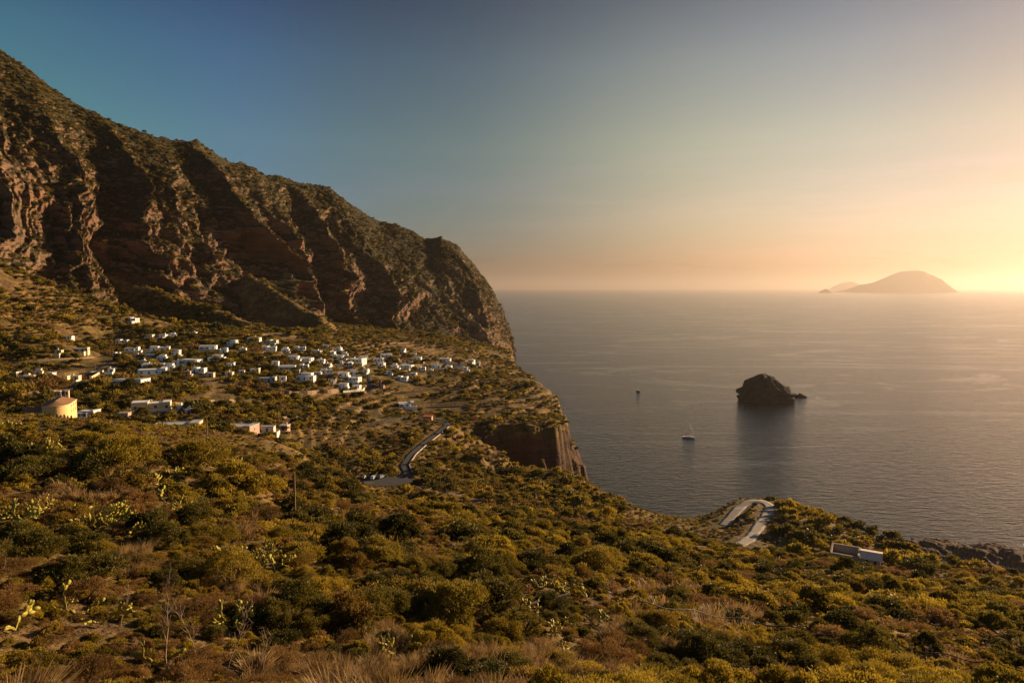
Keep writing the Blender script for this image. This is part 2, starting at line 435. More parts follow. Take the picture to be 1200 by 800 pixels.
NCOL, NROW = (1000, 860) if not DRAFT else (600, 500)
th = np.linspace(-R(57), R(57), NCOL)
seg_ = ((0.5, 4, 8), (4, 60, 190), (60, 262, 250), (262, 900, 500), (900, 1750, 110))
rr = np.concatenate([(np.exp(np.linspace(math.log(a), math.log(b), n if not DRAFT else n // 2)) if b < 300 else np.linspace(a, b, n if not DRAFT else n // 2))[:-1] for a, b, n in seg_])
NROW = len(rr)
TT, RR = np.meshgrid(th, rr)
GX, GY = RR * np.sin(TT), RR * np.cos(TT) - 1.5
GZ, GC, GR = height(GX, GY, True)
faces = grid_faces(NROW, NCOL)
keep = (GZ.ravel()[faces] > -5).any(1)
faces = faces[keep][:, ::-1]
used = np.zeros(GZ.size, bool); used[faces.ravel()] = True
remap = np.cumsum(used) - 1
gv = np.stack([GX.ravel(), GY.ravel(), np.maximum(GZ.ravel(), -8)], 1)[used]
terrain = link('terrain', np_mesh('terrain', gv, remap[faces], GROUND, True, {'cliff': GC.ravel()[used], 'trod': GR.ravel()[used]}))
tag(terrain, kind='structure')

# ------------------------------------------------------------------ mountain
RID = np.array([(-650, -230, 880), (-500, -165, 900), (-250, -58, 950), (-100, 10, 980), (0, 58, 1010), (20, 72, 1015), (50, 95, 1025), (80, 115, 1036), (105, 130, 1048), (150, 149, 1075), (185, 161, 1105), (215, 166, 1135), (230, 164, 1150),
    (250, 178, 1175), (270, 190, 1205), (295, 195, 1240), (312, 206, 1270), (325, 205, 1290), (345, 213, 1320), (362, 216, 1345), (385, 219, 1375), (405, 235, 1400), (430, 252, 1425), (445, 259, 1440), (465, 263, 1455),
    (485, 272, 1470), (497, 280, 1480), (515, 278, 1492), (535, 287, 1508), (555, 309, 1525), (575, 335, 1545), (590, 365, 1562), (598, 388, 1572), (604, 412, 1579)], float)
BAS = np.array([(-650, 440, 400), (-450, 425, 440), (-180, 405, 480), (-20, 392, 540), (80, 386, 610), (110, 384, 640), (140, 384, 670), (165, 384, 705), (190, 385, 740), (230, 387, 795), (265, 388, 840), (290, 388, 870), (303, 388, 890),
    (320, 386, 940), (338, 384, 1000), (360, 382, 1070), (375, 381, 1110), (388, 381, 1140), (405, 383, 1155), (420, 385, 1170), (440, 388, 1188), (458, 391, 1200), (480, 394, 1213), (493, 396, 1220), (510, 398, 1228),
    (527, 401, 1238), (540, 403, 1250), (552, 405, 1265), (566, 407.5, 1300), (578, 410, 1345), (589, 412.5, 1410), (598, 415, 1480), (604, 417, 1535), (608, 418, 1575)], float)
def mountain():
    nu, nv, nb = (1300, 460, 60) if not DRAFT else (650, 230, 30)
    ridge = np.array([P(*q) for q in RID]); base = np.array([P(*q) for q in BAS])
    base[:, 2] -= np.linspace(30, 14, len(base))
    s = np.linspace(0, 1, len(RID))
    # parameter by ridge photo x so the density follows the picture width
    sx = (RID[:, 0] - RID[0, 0]) / (RID[-1, 0] - RID[0, 0])
    u = np.linspace(0, 1, nu) 
    rg = np.stack([np.interp(u, sx, ridge[:, k]) for k in range(3)], 1)
    bs = np.stack([np.interp(u, sx, base[:, k]) for k in range(3)], 1)
    ker = np.hanning(41); ker /= ker.sum()
    bs = np.stack([np.convolve(np.pad(bs[:, k], 20, mode='edge'), ker, 'valid') for k in range(3)], 1)
    k2 = np.hanning(9); k2 /= k2.sum()
    rg = np.stack([np.convolve(np.pad(rg[:, k], 4, mode='edge'), k2, 'valid') for k in range(3)], 1)
    px = RID[0, 0] + u * (RID[-1, 0] - RID[0, 0])
    v = np.linspace(0, 1, nv)[:, None]
    prof = np.interp(v[:, 0], [0, 0.10, 0.22, 0.45, 0.75, 1], [0, 0.065, 0.17, 0.44, 0.77, 1])
    head = smooth(500, 590, px)[None, :]
    pz = prof[:, None] * (1 - head) + v * head
    X = bs[None, :, 0] * (1 - v) + rg[None, :, 0] * v
    Y = bs[None, :, 1] * (1 - v) + rg[None, :, 1] * v
    Z = bs[None, :, 2] * (1 - pz) + rg[None, :, 2] * pz
    # outward horizontal normal
    d = np.gradient(0.5 * (bs + rg)[:, :2], axis=0)
    kk = np.hanning(161); kk /= kk.sum()
    d = np.stack([np.convolve(np.pad(d[:, k], 80, mode='edge'), kk, 'valid') for k in range(2)], 1)
    d /= np.linalg.norm(d, axis=1, keepdims=True)
    nx, ny = d[:, 1][None, :], -d[:, 0][None, :]
    # spurs and gullies: crest positions along the ridge (photo x at the ridge) and how far each stands out
    cen = [-640, -520, -410, -270, -170, -70, 22, 112, 172, 224, 280, 333, 392, 520, 606]
    amp = [40, 46, 34, 50, 36, 54, 34, 74, 20, 80, 22, 58, 18, 44, 0]
    wob = (58 * fbm(X / 300.0, Y / 300.0, Z / 220.0, octaves=2) + 24 * fbm(X / 70.0 + 4, Y / 70.0, Z / 70.0, octaves=3)) * (1 - 0.8 * v ** 2) - 46 * (1 - v)
    pw = px[None, :] + wob
    rib = np.zeros_like(X)
    for i in range(len(cen) - 1):
        a, b = cen[i], cen[i + 1]
        t = np.clip((pw - a) / (b - a), 0, 1)
        h = amp[i] * (1 - t) + amp[i + 1] * t
        # the gully lies nearer the next crest, so each spur has a long and a short flank
        t = np.where(t < .62, t / .62 * .5, .5 + (t - .62) / .38 * .5)
        tri = 1 - np.sin(np.pi * t) ** 0.8
        rib = np.where((pw >= a) & (pw <= b), h * (tri - 0.40), rib)
    # smaller spurs that split off lower down
    p2_ = (pw + 12 * fbm(X / 50.0, Y / 50.0, Z / 50.0, octaves=2)) / 31.0 + 0.9 * v
    rib = rib + 44 * (ridged(p2_ * 0.85, v * 0.8 + 0 * p2_, X / 400.0, octaves=3) - 0.62) * np.interp(v[:, 0], [0, .2, .5, .75, 1], [.4, 1, .8, .15, 0])[:, None] * smooth(520, 380, px)[None, :]
    # rock steps: cliffs with ledges between
    lv = v * 6.3 + 1.1 * fbm(X / 150.0, Y / 150.0, Z / 300.0, octaves=3)
    stepd = (smooth(0.0, 0.75, lv - np.floor(lv)) - (lv - np.floor(lv))) * 15 * np.interp(v[:, 0], [0, .12, .3, .7, .9, 1], [0, .3, 1, .6, 0, 0])[:, None]
    shape = np.interp(v[:, 0], [0, 0.12, 0.35, 0.65, 0.9, 1.0], [0.25, 0.7, 1.0, 0.85, 0.28, 0.05])[:, None]
    rough = ridged(X / 95.0, Y / 95.0, Z / 75.0, octaves=5, gain=0.55) - 0.55
    small = fbm(X / 16.0, Y / 16.0, Z / 12.0, octaves=4, gain=0.6)
    side = np.interp(v[:, 0], [0, 0.15, 0.4, 0.9, 1.0], [0.25, 0.6, 1.0, 0.55, 0.12])[:, None]
    env = 1 - 0.55 * head
    side = side * (1 - 0.5 * smooth(385, 420, px) * (1 - smooth(500, 540, px)))[None, :]
    D = rib * shape * env - stepd * env + side * (27 * rough * env + 5.0 * small)
    X = X + nx * D; Y = Y + ny * D
    Z = Z + side * (7 * rough + 2.2 * small) * (v < 0.999) - np.where(v < 0.2, (0.2 - v) * 30, 0) * 0
    Z[-1] += 4.0 * small[-1]
    # far side, falling away behind the crest
    w = np.linspace(0, 1, nb + 1)[1:, None]
    ext = (rg[:, 2][None, :] + 30) / 0.75
    BX = X[-1][None, :] - nx * ext * w; BY = Y[-1][None, :] - ny * ext * w
    BZ = Z[-1][None, :] * (1 - w) - 30 * w + 14 * fbm(BX / 80, BY / 80, octaves=4) * np.sin(np.pi * w)
    V = np.stack([np.concatenate([X, BX]), np.concatenate([Y, BY]), np.concatenate([Z, BZ])], -1)
    return V, nv
m = Mat('mountain_rock'); v_ = m.coord()
geo = m.n('NewGeometry')
nz = m.n('SeparateXYZ'); m.l(geo.outputs['Normal'], nz.inputs[0])
rock = rock_tint(m, v_)
red = m.mix(m.ramp(m.noise(v_, 0.009, 5, 0.6), [(0.50, 0.0), (0.66, 0.65)]), rock, (0.30, 0.15, 0.085))
mid = m.noise(v_, 0.06, 6, 0.7); fine = m.noise(v_, 0.5, 5, 0.7)
scrub = m.mix(fine, (0.020, 0.019, 0.009), (0.085, 0.068, 0.028))
cov = m.math('ADD', m.math('MULTIPLY', nz.outputs[2], 0.75), m.math('MULTIPLY', m.math('SUBTRACT', mid, 0.5), 1.5))
cov = m.math('ADD', cov, m.math('MULTIPLY', m.math('SUBTRACT', fine, 0.5), 0.5))
rs_ = m.n('Attribute', attribute_name='rise'); cov = m.math('ADD', cov, m.ramp(rs_.outputs['Fac'], [(0.0, 0.22), (0.12, 0.16), (0.22, 0.0), (0.45, 0.0), (0.68, 0.26)]))
m.col(m.mix(m.ramp(cov, [(0.22, 0.0), (0.44, 1.0)]), red, scrub))
m.b.inputs['Roughness'].default_value = 0.95
lay_ = m.noise(m.scale(v_, (0.015, 0.015, 0.22)), 1.0, 5, 0.6)
m.bump(m.math('ADD', m.math('MULTIPLY', lay_, 7.0), m.math('ADD', m.math('MULTIPLY', m.noise(v_, 0.12, 7, 0.7), 9.0), m.math('MULTIPLY', fine, 1.5))), 0.9, 1.0)
MV, MNV = mountain()
mo = link('mountain', np_mesh('mountain', MV.reshape(-1, 3), grid_faces(MV.shape[0], MV.shape[1]), m.m, True, {'rise': np.repeat(np.minimum(np.arange(MV.shape[0]) / (MNV - 1.0), 1.0)[:, None], MV.shape[1], 1)}))
tag(mo, kind='structure')

# ------------------------------------------------------------------ sea
m = Mat('sea_water'); v_ = m.coord()
m.b.inputs['IOR'].default_value = 1.333; m.b.inputs['Specular IOR Level'].default_value = 0.5
w1 = m.noise(m.scale(v_, (0.10, 0.26, 1)), 1.0, 3, 0.6, 0.6)
rot = m.n('Mapping'); m.l(v_, rot.inputs['Vector']); rot.inputs['Rotation'].default_value = (0, 0, R(38)); rot.inputs['Scale'].default_value = (0.07, 0.2, 1)
w2 = m.noise(rot.outputs[0], 1.0, 4, 0.62, 0.8)
rot2 = m.n('Mapping'); m.l(v_, rot2.inputs['Vector']); rot2.inputs['Rotation'].default_value = (0, 0, R(-14)); rot2.inputs['Scale'].default_value = (0.0011, 0.0042, 1)
slick = m.noise(rot2.outputs[0], 1.0, 4, 0.55, 2.6)
sl_ = m.ramp(slick, [(0.535, 0.0), (0.56, 1.0), (0.57, 1.0), (0.60, 0.0)])
h = m.math('ADD', m.math('MULTIPLY', w1, 0.6), w2)
calm = m.math('SUBTRACT', 1.0, m.math('MULTIPLY', sl_, 0.42))
m.col((0.007, 0.011, 0.012))
m.l(m.math('SUBTRACT', SEA_ROUGH, m.math('MULTIPLY', sl_, 0.05)), m.b.inputs['Roughness'])
bp = m.n('Bump'); m.l(h, bp.inputs['Height']); bp.inputs['Distance'].default_value = SEA_BUMP; m.l(calm, bp.inputs['Strength']); m.l(bp.outputs[0], m.b.inputs['Normal'])
SEA = m.m
a = np.linspace(-R(180), R(180), 129)[:-1]
rad = [0.0, 500, 1500, 5000, 15000, 40000, 80000, 140000]
sv = [(0, 0, 0)] ; sf = []
for r_ in rad[1:]:
    for t in a: sv.append((r_ * math.sin(t), r_ * math.cos(t), 0))
me = bpy.data.meshes.new('sea'); n = len(a)
fs = [(0, 1 + (i + 1) % n, 1 + i) for i in range(n)]
for k in range(len(rad) - 2):
    o1, o2 = 1 + k * n, 1 + (k + 1) * n
    for i in range(n):
        j = (i + 1) % n
        fs.append((o1 + i, o1 + j, o2 + j, o2 + i))
me.from_pydata(sv, [], fs); me.materials.append(SEA)
bm = bmesh.new(); bm.from_mesh(me); bmesh.ops.recalc_face_normals(bm, faces=bm.faces)
if sum(f.normal.z for f in bm.faces) < 0: bmesh.ops.reverse_faces(bm, faces=bm.faces)
bm.to_mesh(me); bm.free()
tag(link('sea', me), kind='structure')

# ------------------------------------------------------------------ air
me = bpy.data.meshes.new('haze'); bm = bmesh.new(); bmesh.ops.create_cube(bm, size=1.0); bm.to_mesh(me); bm.free()
hz = link('haze', me); hz.scale = (300000, 300000, 1080); hz.location = (0, 0, 1080 / 2 - 32)
mm = bpy.data.materials.new('haze_air'); mm.use_nodes = True; t = mm.node_tree; t.nodes.clear()
oo = t.nodes.new('ShaderNodeOutputMaterial'); pv = t.nodes.new('ShaderNodeVolumePrincipled')
pv.inputs['Color'].default_value = (0.47, 0.415, 0.39, 1); pv.inputs['Density'].default_value = HAZE; pv.inputs['Anisotropy'].default_value = 0.57
t.links.new(pv.outputs[0], oo.inputs['Volume']); me.materials.append(mm); mm.cycles.homogeneous_volume = True
tag(hz, kind='stuff')
# ------------------------------------------------------------------ vegetation: materials
def leaf_material(name, dark, light, dry=None, trans=0.38, rough=0.55):
    m = Mat(name); nt_ = m.nt
    oi = m.n('ObjectInfo'); v = m.coord()
    f = m.math('ADD', m.math('MULTIPLY', m.noise(v, 2.6, 3, 0.6), 0.55), m.math('MULTIPLY', m.math('SUBTRACT', m.noise(v, 14.0, 2, 0.5), 0.5), 0.9))
    f = m.math('ADD', m.math('ADD', f, 0.08), m.math('MULTIPLY', oi.outputs['Random'], 0.45))
    c = m.mix(m.ramp(f, [(0.3, 0.0), (0.85, 1.0)]), dark, light)
    if dry:
        w = m.n('TexWhiteNoise', noise_dimensions='1D'); m.l(oi.outputs['Random'], w.inputs['W'])
        k = m.math('MULTIPLY', m.ramp(w.outputs['Value'], [(0.55, 0.0), (1.0, 0.85)]), m.ramp(m.noise(v, 0.9, 3), [(0.4, 0.3), (0.6, 1.0)]))
        c = m.mix(k, c, dry)
    m.col(c); m.b.inputs['Roughness'].default_value = rough; m.b.inputs['Specular IOR Level'].default_value = 0.16
    tr = nt_.nodes.new('ShaderNodeBsdfTranslucent'); m.l(c, tr.inputs[0])
    mx = nt_.nodes.new('ShaderNodeMixShader'); mx.inputs[0].default_value = trans
    m.l(m.b.outputs[0], mx.inputs[1]); m.l(tr.outputs[0], mx.inputs[2]); m.l(mx.outputs[0], m.out.inputs['Surface'])
    return m.m
ML = {'macchia': leaf_material('macchia_leaves', (0.060, 0.048, 0.008), (0.31, 0.225, 0.024), (0.28, 0.15, 0.034)),
      'dark': leaf_material('dark_leaves', (0.038, 0.035, 0.008), (0.150, 0.120, 0.018)),
      'russet': leaf_material('russet_leaves', (0.10, 0.055, 0.018), (0.27, 0.145, 0.042), (0.28, 0.17, 0.06)),
      'straw': leaf_material('straw_blades', (0.16, 0.095, 0.035), (0.38, 0.25, 0.105), trans=0.4),
      'golden': leaf_material('golden_leaves', (0.12, 0.090, 0.010), (0.42, 0.29, 0.028), trans=0.42)}
M_TWIG = plain('twig_bark', (0.10, 0.068, 0.042), 0.95, 0.4, 4)
M_DEAD = plain('dead_twigs', (0.22, 0.155, 0.10), 0.9, 0.3, 4)
pm = Mat('cactus_skin'); pv_ = pm.coord(); oi = pm.n('ObjectInfo')
pc = pm.mix(pm.noise(pv_, 2.2, 3), (0.13, 0.12, 0.012), (0.42, 0.33, 0.036))
pc = pm.mix(pm.ramp(pm.noise(pv_, 26.0, 2), [(0.62, 0.0), (0.70, 0.5)]), pc, (0.36, 0.29, 0.13))
pm.col(pc); pm.b.inputs['Roughness'].default_value = 0.55; pm.b.inputs['Specular IOR Level'].default_value = 0.35
M_PAD = pm.m

# ------------------------------------------------------------------ vegetation: shapes
def rot_to(n, rng, spin=True):
    """frames (t, b) across unit normals n"""
    a = rng.normal(size=n.shape); t = np.cross(n, a); t /= np.linalg.norm(t, axis=1, keepdims=True) + 1e-9
    return t, np.cross(n, t)

def leaf_quads(c, ax, wd, ln, wi):
    """leaf-shaped quads from a base point c along ax, with width direction wd"""
    l = ln[:, None]; w = wi[:, None]
    v = np.stack([c, c + ax * l * 0.45 + wd * w * 0.5, c + ax * l, c + ax * l * 0.45 - wd * w * 0.5], 1).reshape(-1, 3)
    return v, np.arange(len(v)).reshape(-1, 4)

def bush_points(rng, n, rad, hgt, lobes, lobe_r):
    """leaf sites on a crown of overlapping clumps"""
    k = lobes
    az = rng.uniform(0, 2 * np.pi, k); q = np.sqrt(rng.uniform(0.02, 1, k)) * 0.78
    lz = (0.12 + 0.66 * (1 - q ** 1.7) * rng.uniform(0.65, 1.12, k)) * hgt
    L = np.stack([np.cos(az) * q * rad, np.sin(az) * q * rad, lz], 1)
    lr = lobe_r * rad * rng.uniform(0.6, 1.25, k)
    i = rng.choice(k, n, p=lr ** 2 / (lr ** 2).sum())
    d = rng.normal(size=(n, 3)); d /= np.linalg.norm(d, axis=1, keepdims=True)
    d[:, 2] = np.where(d[:, 2] < -0.35, -d[:, 2], d[:, 2])
    # sub clumps make the surface uneven
    s = 0.72 + 0.42 * rng.random(n) ** 0.6
    s *= 0.84 + 0.42 * perlin(d[:, 0] * 3.1 + i * 3.7, d[:, 1] * 3.1, d[:, 2] * 3.1 + i) + 0.22 * perlin(d[:, 0] * 8 + i, d[:, 1] * 8, d[:, 2] * 8)
    p = L[i] + d * (lr[i] * s)[:, None] * np.array([1, 1, 0.85])
    p[:, 2] = np.maximum(p[:, 2], 0.02 * hgt)
    return p, d

def make_bush(name, seed, n, rad, hgt, leaf, mat, lobes=16, lobe_r=0.36, up=0.5, slim=0.5):
    rng = np.random.default_rng(seed)
    p, d = bush_points(rng, n, rad, hgt, lobes, lobe_r)
    ax = d * 0.8 + rng.normal(size=d.shape) * 0.55 + np.array([0, 0, up]); ax /= np.linalg.norm(ax, axis=1, keepdims=True)
    t, _ = rot_to(ax, rng)
    ln = leaf * rng.uniform(0.6, 1.4, n)
    v, f = leaf_quads(p, ax, t, ln, ln * slim)
    return np_mesh(name, v, f, mat)

def make_tuft(name, seed, n, rad, hgt, w, mat, lean=0.55, heads=0.0):
    """a clump of grass blades; heads adds seed plumes on some blades"""
    rng = np.random.default_rng(seed)
    az = rng.uniform(0, 2 * np.pi, n); q = np.sqrt(rng.random(n)) * rad * 0.55
    b = np.stack([np.cos(az) * q, np.sin(az) * q, np.zeros(n)], 1)
    out = np.stack([np.cos(az), np.sin(az), np.zeros(n)], 1) * (q / rad * 1.3)[:, None] * lean + rng.normal(size=(n, 3)) * 0.16 + np.array([-0.22, 0.05, 0])
    h = hgt * rng.uniform(0.5, 1.1, n)[:, None]
    up = np.array([0, 0, 1.0])
    p1 = b + (up + out * 0.5) * h * 0.55; p2 = b + (up * 0.93 + out * 1.15) * h
    s = np.stack([-np.sin(az), np.cos(az), np.zeros(n)], 1) * w
    hd = (rng.random(n) < heads)[:, None]
    v = np.stack([b - s * .5, b + s * .5, p1 + s * .5, p1 - s * .5, p2 + s * np.where(hd, .9, .12), p2 - s * np.where(hd, .9, .12), p2 + (p2 - p1) * np.where(hd, .45, .02)], 1).reshape(-1, 3)
    i = np.arange(n)[:, None] * 7
    f = np.concatenate([i + [[0, 1, 2, 3]], i + [[3, 2, 4, 5]], i + [[5, 4, 6, 6]]])
    f[:, 3] = np.where(f[:, 3] == f[:, 2], f[:, 0], f[:, 3])
    # last quad degenerates to a triangle: keep it as a quad over a doubled tip
    v2 = v.copy(); tip = np.arange(n) * 7 + 6
    v2 = np.concatenate([v2, v[tip] + np.array([0.002, 0, 0.002])])
    f[2 * n:, 0] = np.arange(n) * 7 + 5; f[2 * n:, 1] = np.arange(n) * 7 + 4; f[2 * n:, 2] = tip; f[2 * n:, 3] = len(v) + np.arange(n)
    return np_mesh(name, v2, f, mat)

def add_stick(bm_, a, b, r0, r1, seg=5):
    a, b = Vector(a), Vector(b); d = (b - a)
    if d.length < 1e-6: return
    d.normalize(); t = d.orthogonal().normalized(); s = d.cross(t)
    r0v = [bm_.verts.new(a + (t * math.cos(k * 2 * math.pi / seg) + s * math.sin(k * 2 * math.pi / seg)) * r0) for k in range(seg)]
    r1v = [bm_.verts.new(b + (t * math.cos(k * 2 * math.pi / seg) + s * math.sin(k * 2 * math.pi / seg)) * r1) for k in range(seg)]
    for k in range(seg):
        bm_.faces.new((r0v[k], r0v[(k + 1) % seg], r1v[(k + 1) % seg], r1v[k]))
    bm_.faces.new(r1v); bm_.faces.new(list(reversed(r0v)))

def bm_mesh(name, bm_, mat=None, smooth_on=False):
    me = bpy.data.meshes.new(name); bmesh.ops.recalc_face_normals(bm_, faces=bm_.faces); bm_.to_mesh(me); bm_.free()
    if mat: me.materials.append(mat)
    if smooth_on: me.polygons.foreach_set('use_smooth', [True] * len(me.polygons))
    return me

def make_stems(name, seed, rad, hgt, mat, n=7, twigs=3):
    rng = random.Random(seed); bm_ = bmesh.new()
    for i in range(n):
        az = rng.uniform(0, 6.28); q = rng.uniform(0.3, 0.85) * rad
        a = Vector((math.cos(az) * 0.1 * rad, math.sin(az) * 0.1 * rad, -0.3)); b = Vector((math.cos(az) * q * 0.5, math.sin(az) * q * 0.5, hgt * rng.uniform(0.25, 0.45)))
        c = Vector((math.cos(az) * q, math.sin(az) * q, hgt * rng.uniform(0.5, 0.85)))
        r = 0.022 * rad + 0.012
        add_stick(bm_, a, b, r * 1.5, r); add_stick(bm_, b, c, r, r * 0.4)
        for j in range(twigs):
            e = b.lerp(c, rng.uniform(0.2, 1)); g = e + Vector((rng.uniform(-.4, .4), rng.uniform(-.4, .4), rng.uniform(.1, .5))) * rad * 0.5
            add_stick(bm_, e, g, r * 0.45, r * 0.15, 4)
    return bm_mesh(name, bm_, mat)

def make_cactus(name, seed, size=1.0, arms=7, gens=4):
    """prickly pear: chains of flat oval pads"""
    rng = random.Random(seed); bm_ = bmesh.new()
    def pad(base, up, nrm, ln, wd):
        side = up.cross(nrm).normalized(); th = 0.035 * size
        seg = 12; rings = [[], []]
        for k in range(seg):
            t = 2 * math.pi * k / seg
            x = math.cos(t) * wd * 0.5; y = 0.5 + 0.5 * math.sin(t)
            x *= 0.62 + 0.42 * y
            for s in (0, 1):
                rings[s].append(bm_.verts.new(base + side * x + up * y * ln + nrm * (th if s else -th) * 0.5))
        c = [bm_.verts.new(base + up * ln * 0.55 + nrm * (th if s else -th) * 1.15) for s in (0, 1)]
        for k in range(seg):
            j = (k + 1) % seg
            bm_.faces.new((rings[0][k], rings[0][j], rings[1][j], rings[1][k]))
            bm_.faces.new((c[0], rings[0][j], rings[0][k])); bm_.faces.new((c[1], rings[1][k], rings[1][j]))
    def grow(base, up, nrm, g):
        ln = size * rng.uniform(0.34, 0.52); wd = ln * rng.uniform(0.52, 0.72)
        pad(base, up, nrm, ln, wd)
        if g <= 0: return
        side = up.cross(nrm).normalized()
        for k in range(rng.choice((1, 1, 2, 2, 3))):
            o = rng.uniform(-0.9, 0.9)
            b = base + up * ln * (0.97 - 0.22 * abs(o)) + side * o * wd * 0.36
            u = (up + side * o * 0.95 + nrm * rng.uniform(-.8, .8) + Vector((0, 0, 0.05))).normalized()
            nn = (nrm + side * rng.uniform(-.8, .8) + Vector((rng.uniform(-.3, .3), rng.uniform(-.3, .3), 0))); nn = (nn - u * nn.dot(u)).normalized()
            grow(b, u, nn, g - 1)
    for i in range(arms):
        az = rng.uniform(0, 6.28); q = size * (arms ** .5) * rng.uniform(0.05, 0.42)
        up = Vector((math.cos(az) * 0.9, math.sin(az) * 0.9, 0.8)).normalized()
        az2 = rng.uniform(0, 6.28); nrm = Vector((math.cos(az2), math.sin(az2), 0)); nrm = (nrm - up * nrm.dot(up)).normalized()
        add_stick(bm_, (0, 0, -0.25), (math.cos(az) * q, math.sin(az) * q, 0.02), 0.06, 0.04, 5)
        grow(Vector((math.cos(az) * q, math.sin(az) * q, -0.06)), up, nrm, rng.choice((gens - 1, gens, gens)))
    return bm_mesh(name, bm_, M_PAD, True)

def make_stalk(name, seed, h, mat, branches=9):
    """dry branching stalk"""
    rng = random.Random(seed); bm_ = bmesh.new(); p = Vector((0, 0, -0.2)); d = Vector((rng.uniform(-.25, .25), rng.uniform(-.2, .2), 1)).normalized()
    n = 7; r = 0.012 + h * 0.006
    for k in range(n):
        q = p + d * (h / n); add_stick(bm_, p, q, r * (1 - k / (n + 1)), r * (1 - (k + 1) / (n + 1)), 5)
        if k >= 2:
            for b in range(branches // 3):
                u = (d + Vector((rng.uniform(-1, 1), rng.uniform(-1, 1), rng.uniform(0, .6)))).normalized(); e = q + u * h * rng.uniform(.10, .26)
                add_stick(bm_, q, e, r * 0.5, r * 0.22, 4)
                for c in range(2):
                    add_stick(bm_, q.lerp(e, rng.uniform(.4, .95)), e + Vector((rng.uniform(-.1, .1), rng.uniform(-.1, .1), rng.uniform(0, .14))) * h, r * 0.25, r * 0.1, 3)
        p = q; d = (d + Vector((rng.uniform(-.18, .18), rng.uniform(-.18, .18), 0))).normalized()
    return bm_mesh(name, bm_, mat)

# near, middle and far forms of each kind
def family(kind, mat, seed, up, slim, squash=1.0):
    out = {}
    form = [(20, .33, .95), (9, .42, .8), (30, .25, 1.1), (14, .30, 1.3)]     # clumps, clump size, height of each growth form
    for band, n, leaf, ds, so_ in (('near', 8500, .066, 0.0, 0), ('mid', 2200, .125, .06, 20), ('far', 260, .34, .1, 40)):
        out[band] = [make_bush(f'{kind}_foliage_{band}', seed + so_ + i, n, 1.0, hg * squash, leaf * (1, 1.15, .9, 1.1)[i], mat, lb, lr_, up * (1, .8, 1, 1.3)[i], slim + ds) for i, (lb, lr_, hg) in enumerate(form)]
    return out
FAM = {'macchia': family('macchia', ML['macchia'], 100, 0.65, 0.42), 'dark': family('dark', ML['dark'], 200, 0.4, 0.5),
       'golden': family('golden', ML['golden'], 300, 0.75, 0.36), 'russet': family('russet', ML['russet'], 400, 0.7, 0.22, 0.8)}
TUFT = {'near': [make_tuft('straw_tuft', 500 + i, 560, 1.0, 0.66, 0.013, ML['straw'], 0.8, 0.5) for i in range(3)],
        'mid': [make_tuft('straw_tuft_middle', 520 + i, 140, 1.0, 0.9, 0.05, ML['straw'], 0.7, 0.3) for i in range(3)],
        'far': [make_tuft('straw_tuft_far', 540 + i, 46, 1.0, 0.7, 0.13, ML['straw'], 0.8, 0.2) for i in range(3)]}
CACT = [make_cactus('cactus_pads', 600 + i, 1.0, a, g) for i, (a, g) in enumerate([(14, 3), (10, 3), (7, 3), (5, 2), (2, 3)])]
STEMS = [make_stems('stems', 700 + i, 1.0, 0.9, M_TWIG) for i in range(3)]
DEAD = [make_stems('dead_branches', 720 + i, 1.0, 1.0, M_DEAD, 9, 7) for i in range(2)]
STALK = [make_stalk('dry_stalk', 740 + i, h, M_DEAD) for i, h in enumerate((2.2, 1.6, 2.6))]

# ------------------------------------------------------------------ scattering (only for growth nobody could count)
PROTO = {}
def proto_collection(key, meshes):
    if key not in PROTO:
        c = bpy.data.collections.new('sources_' + key)
        for i, me in enumerate(meshes):
            o = bpy.data.objects.new(f'source_{key}_{i:02d}', me); c.objects.link(o)
        PROTO[key] = c
    return PROTO[key]

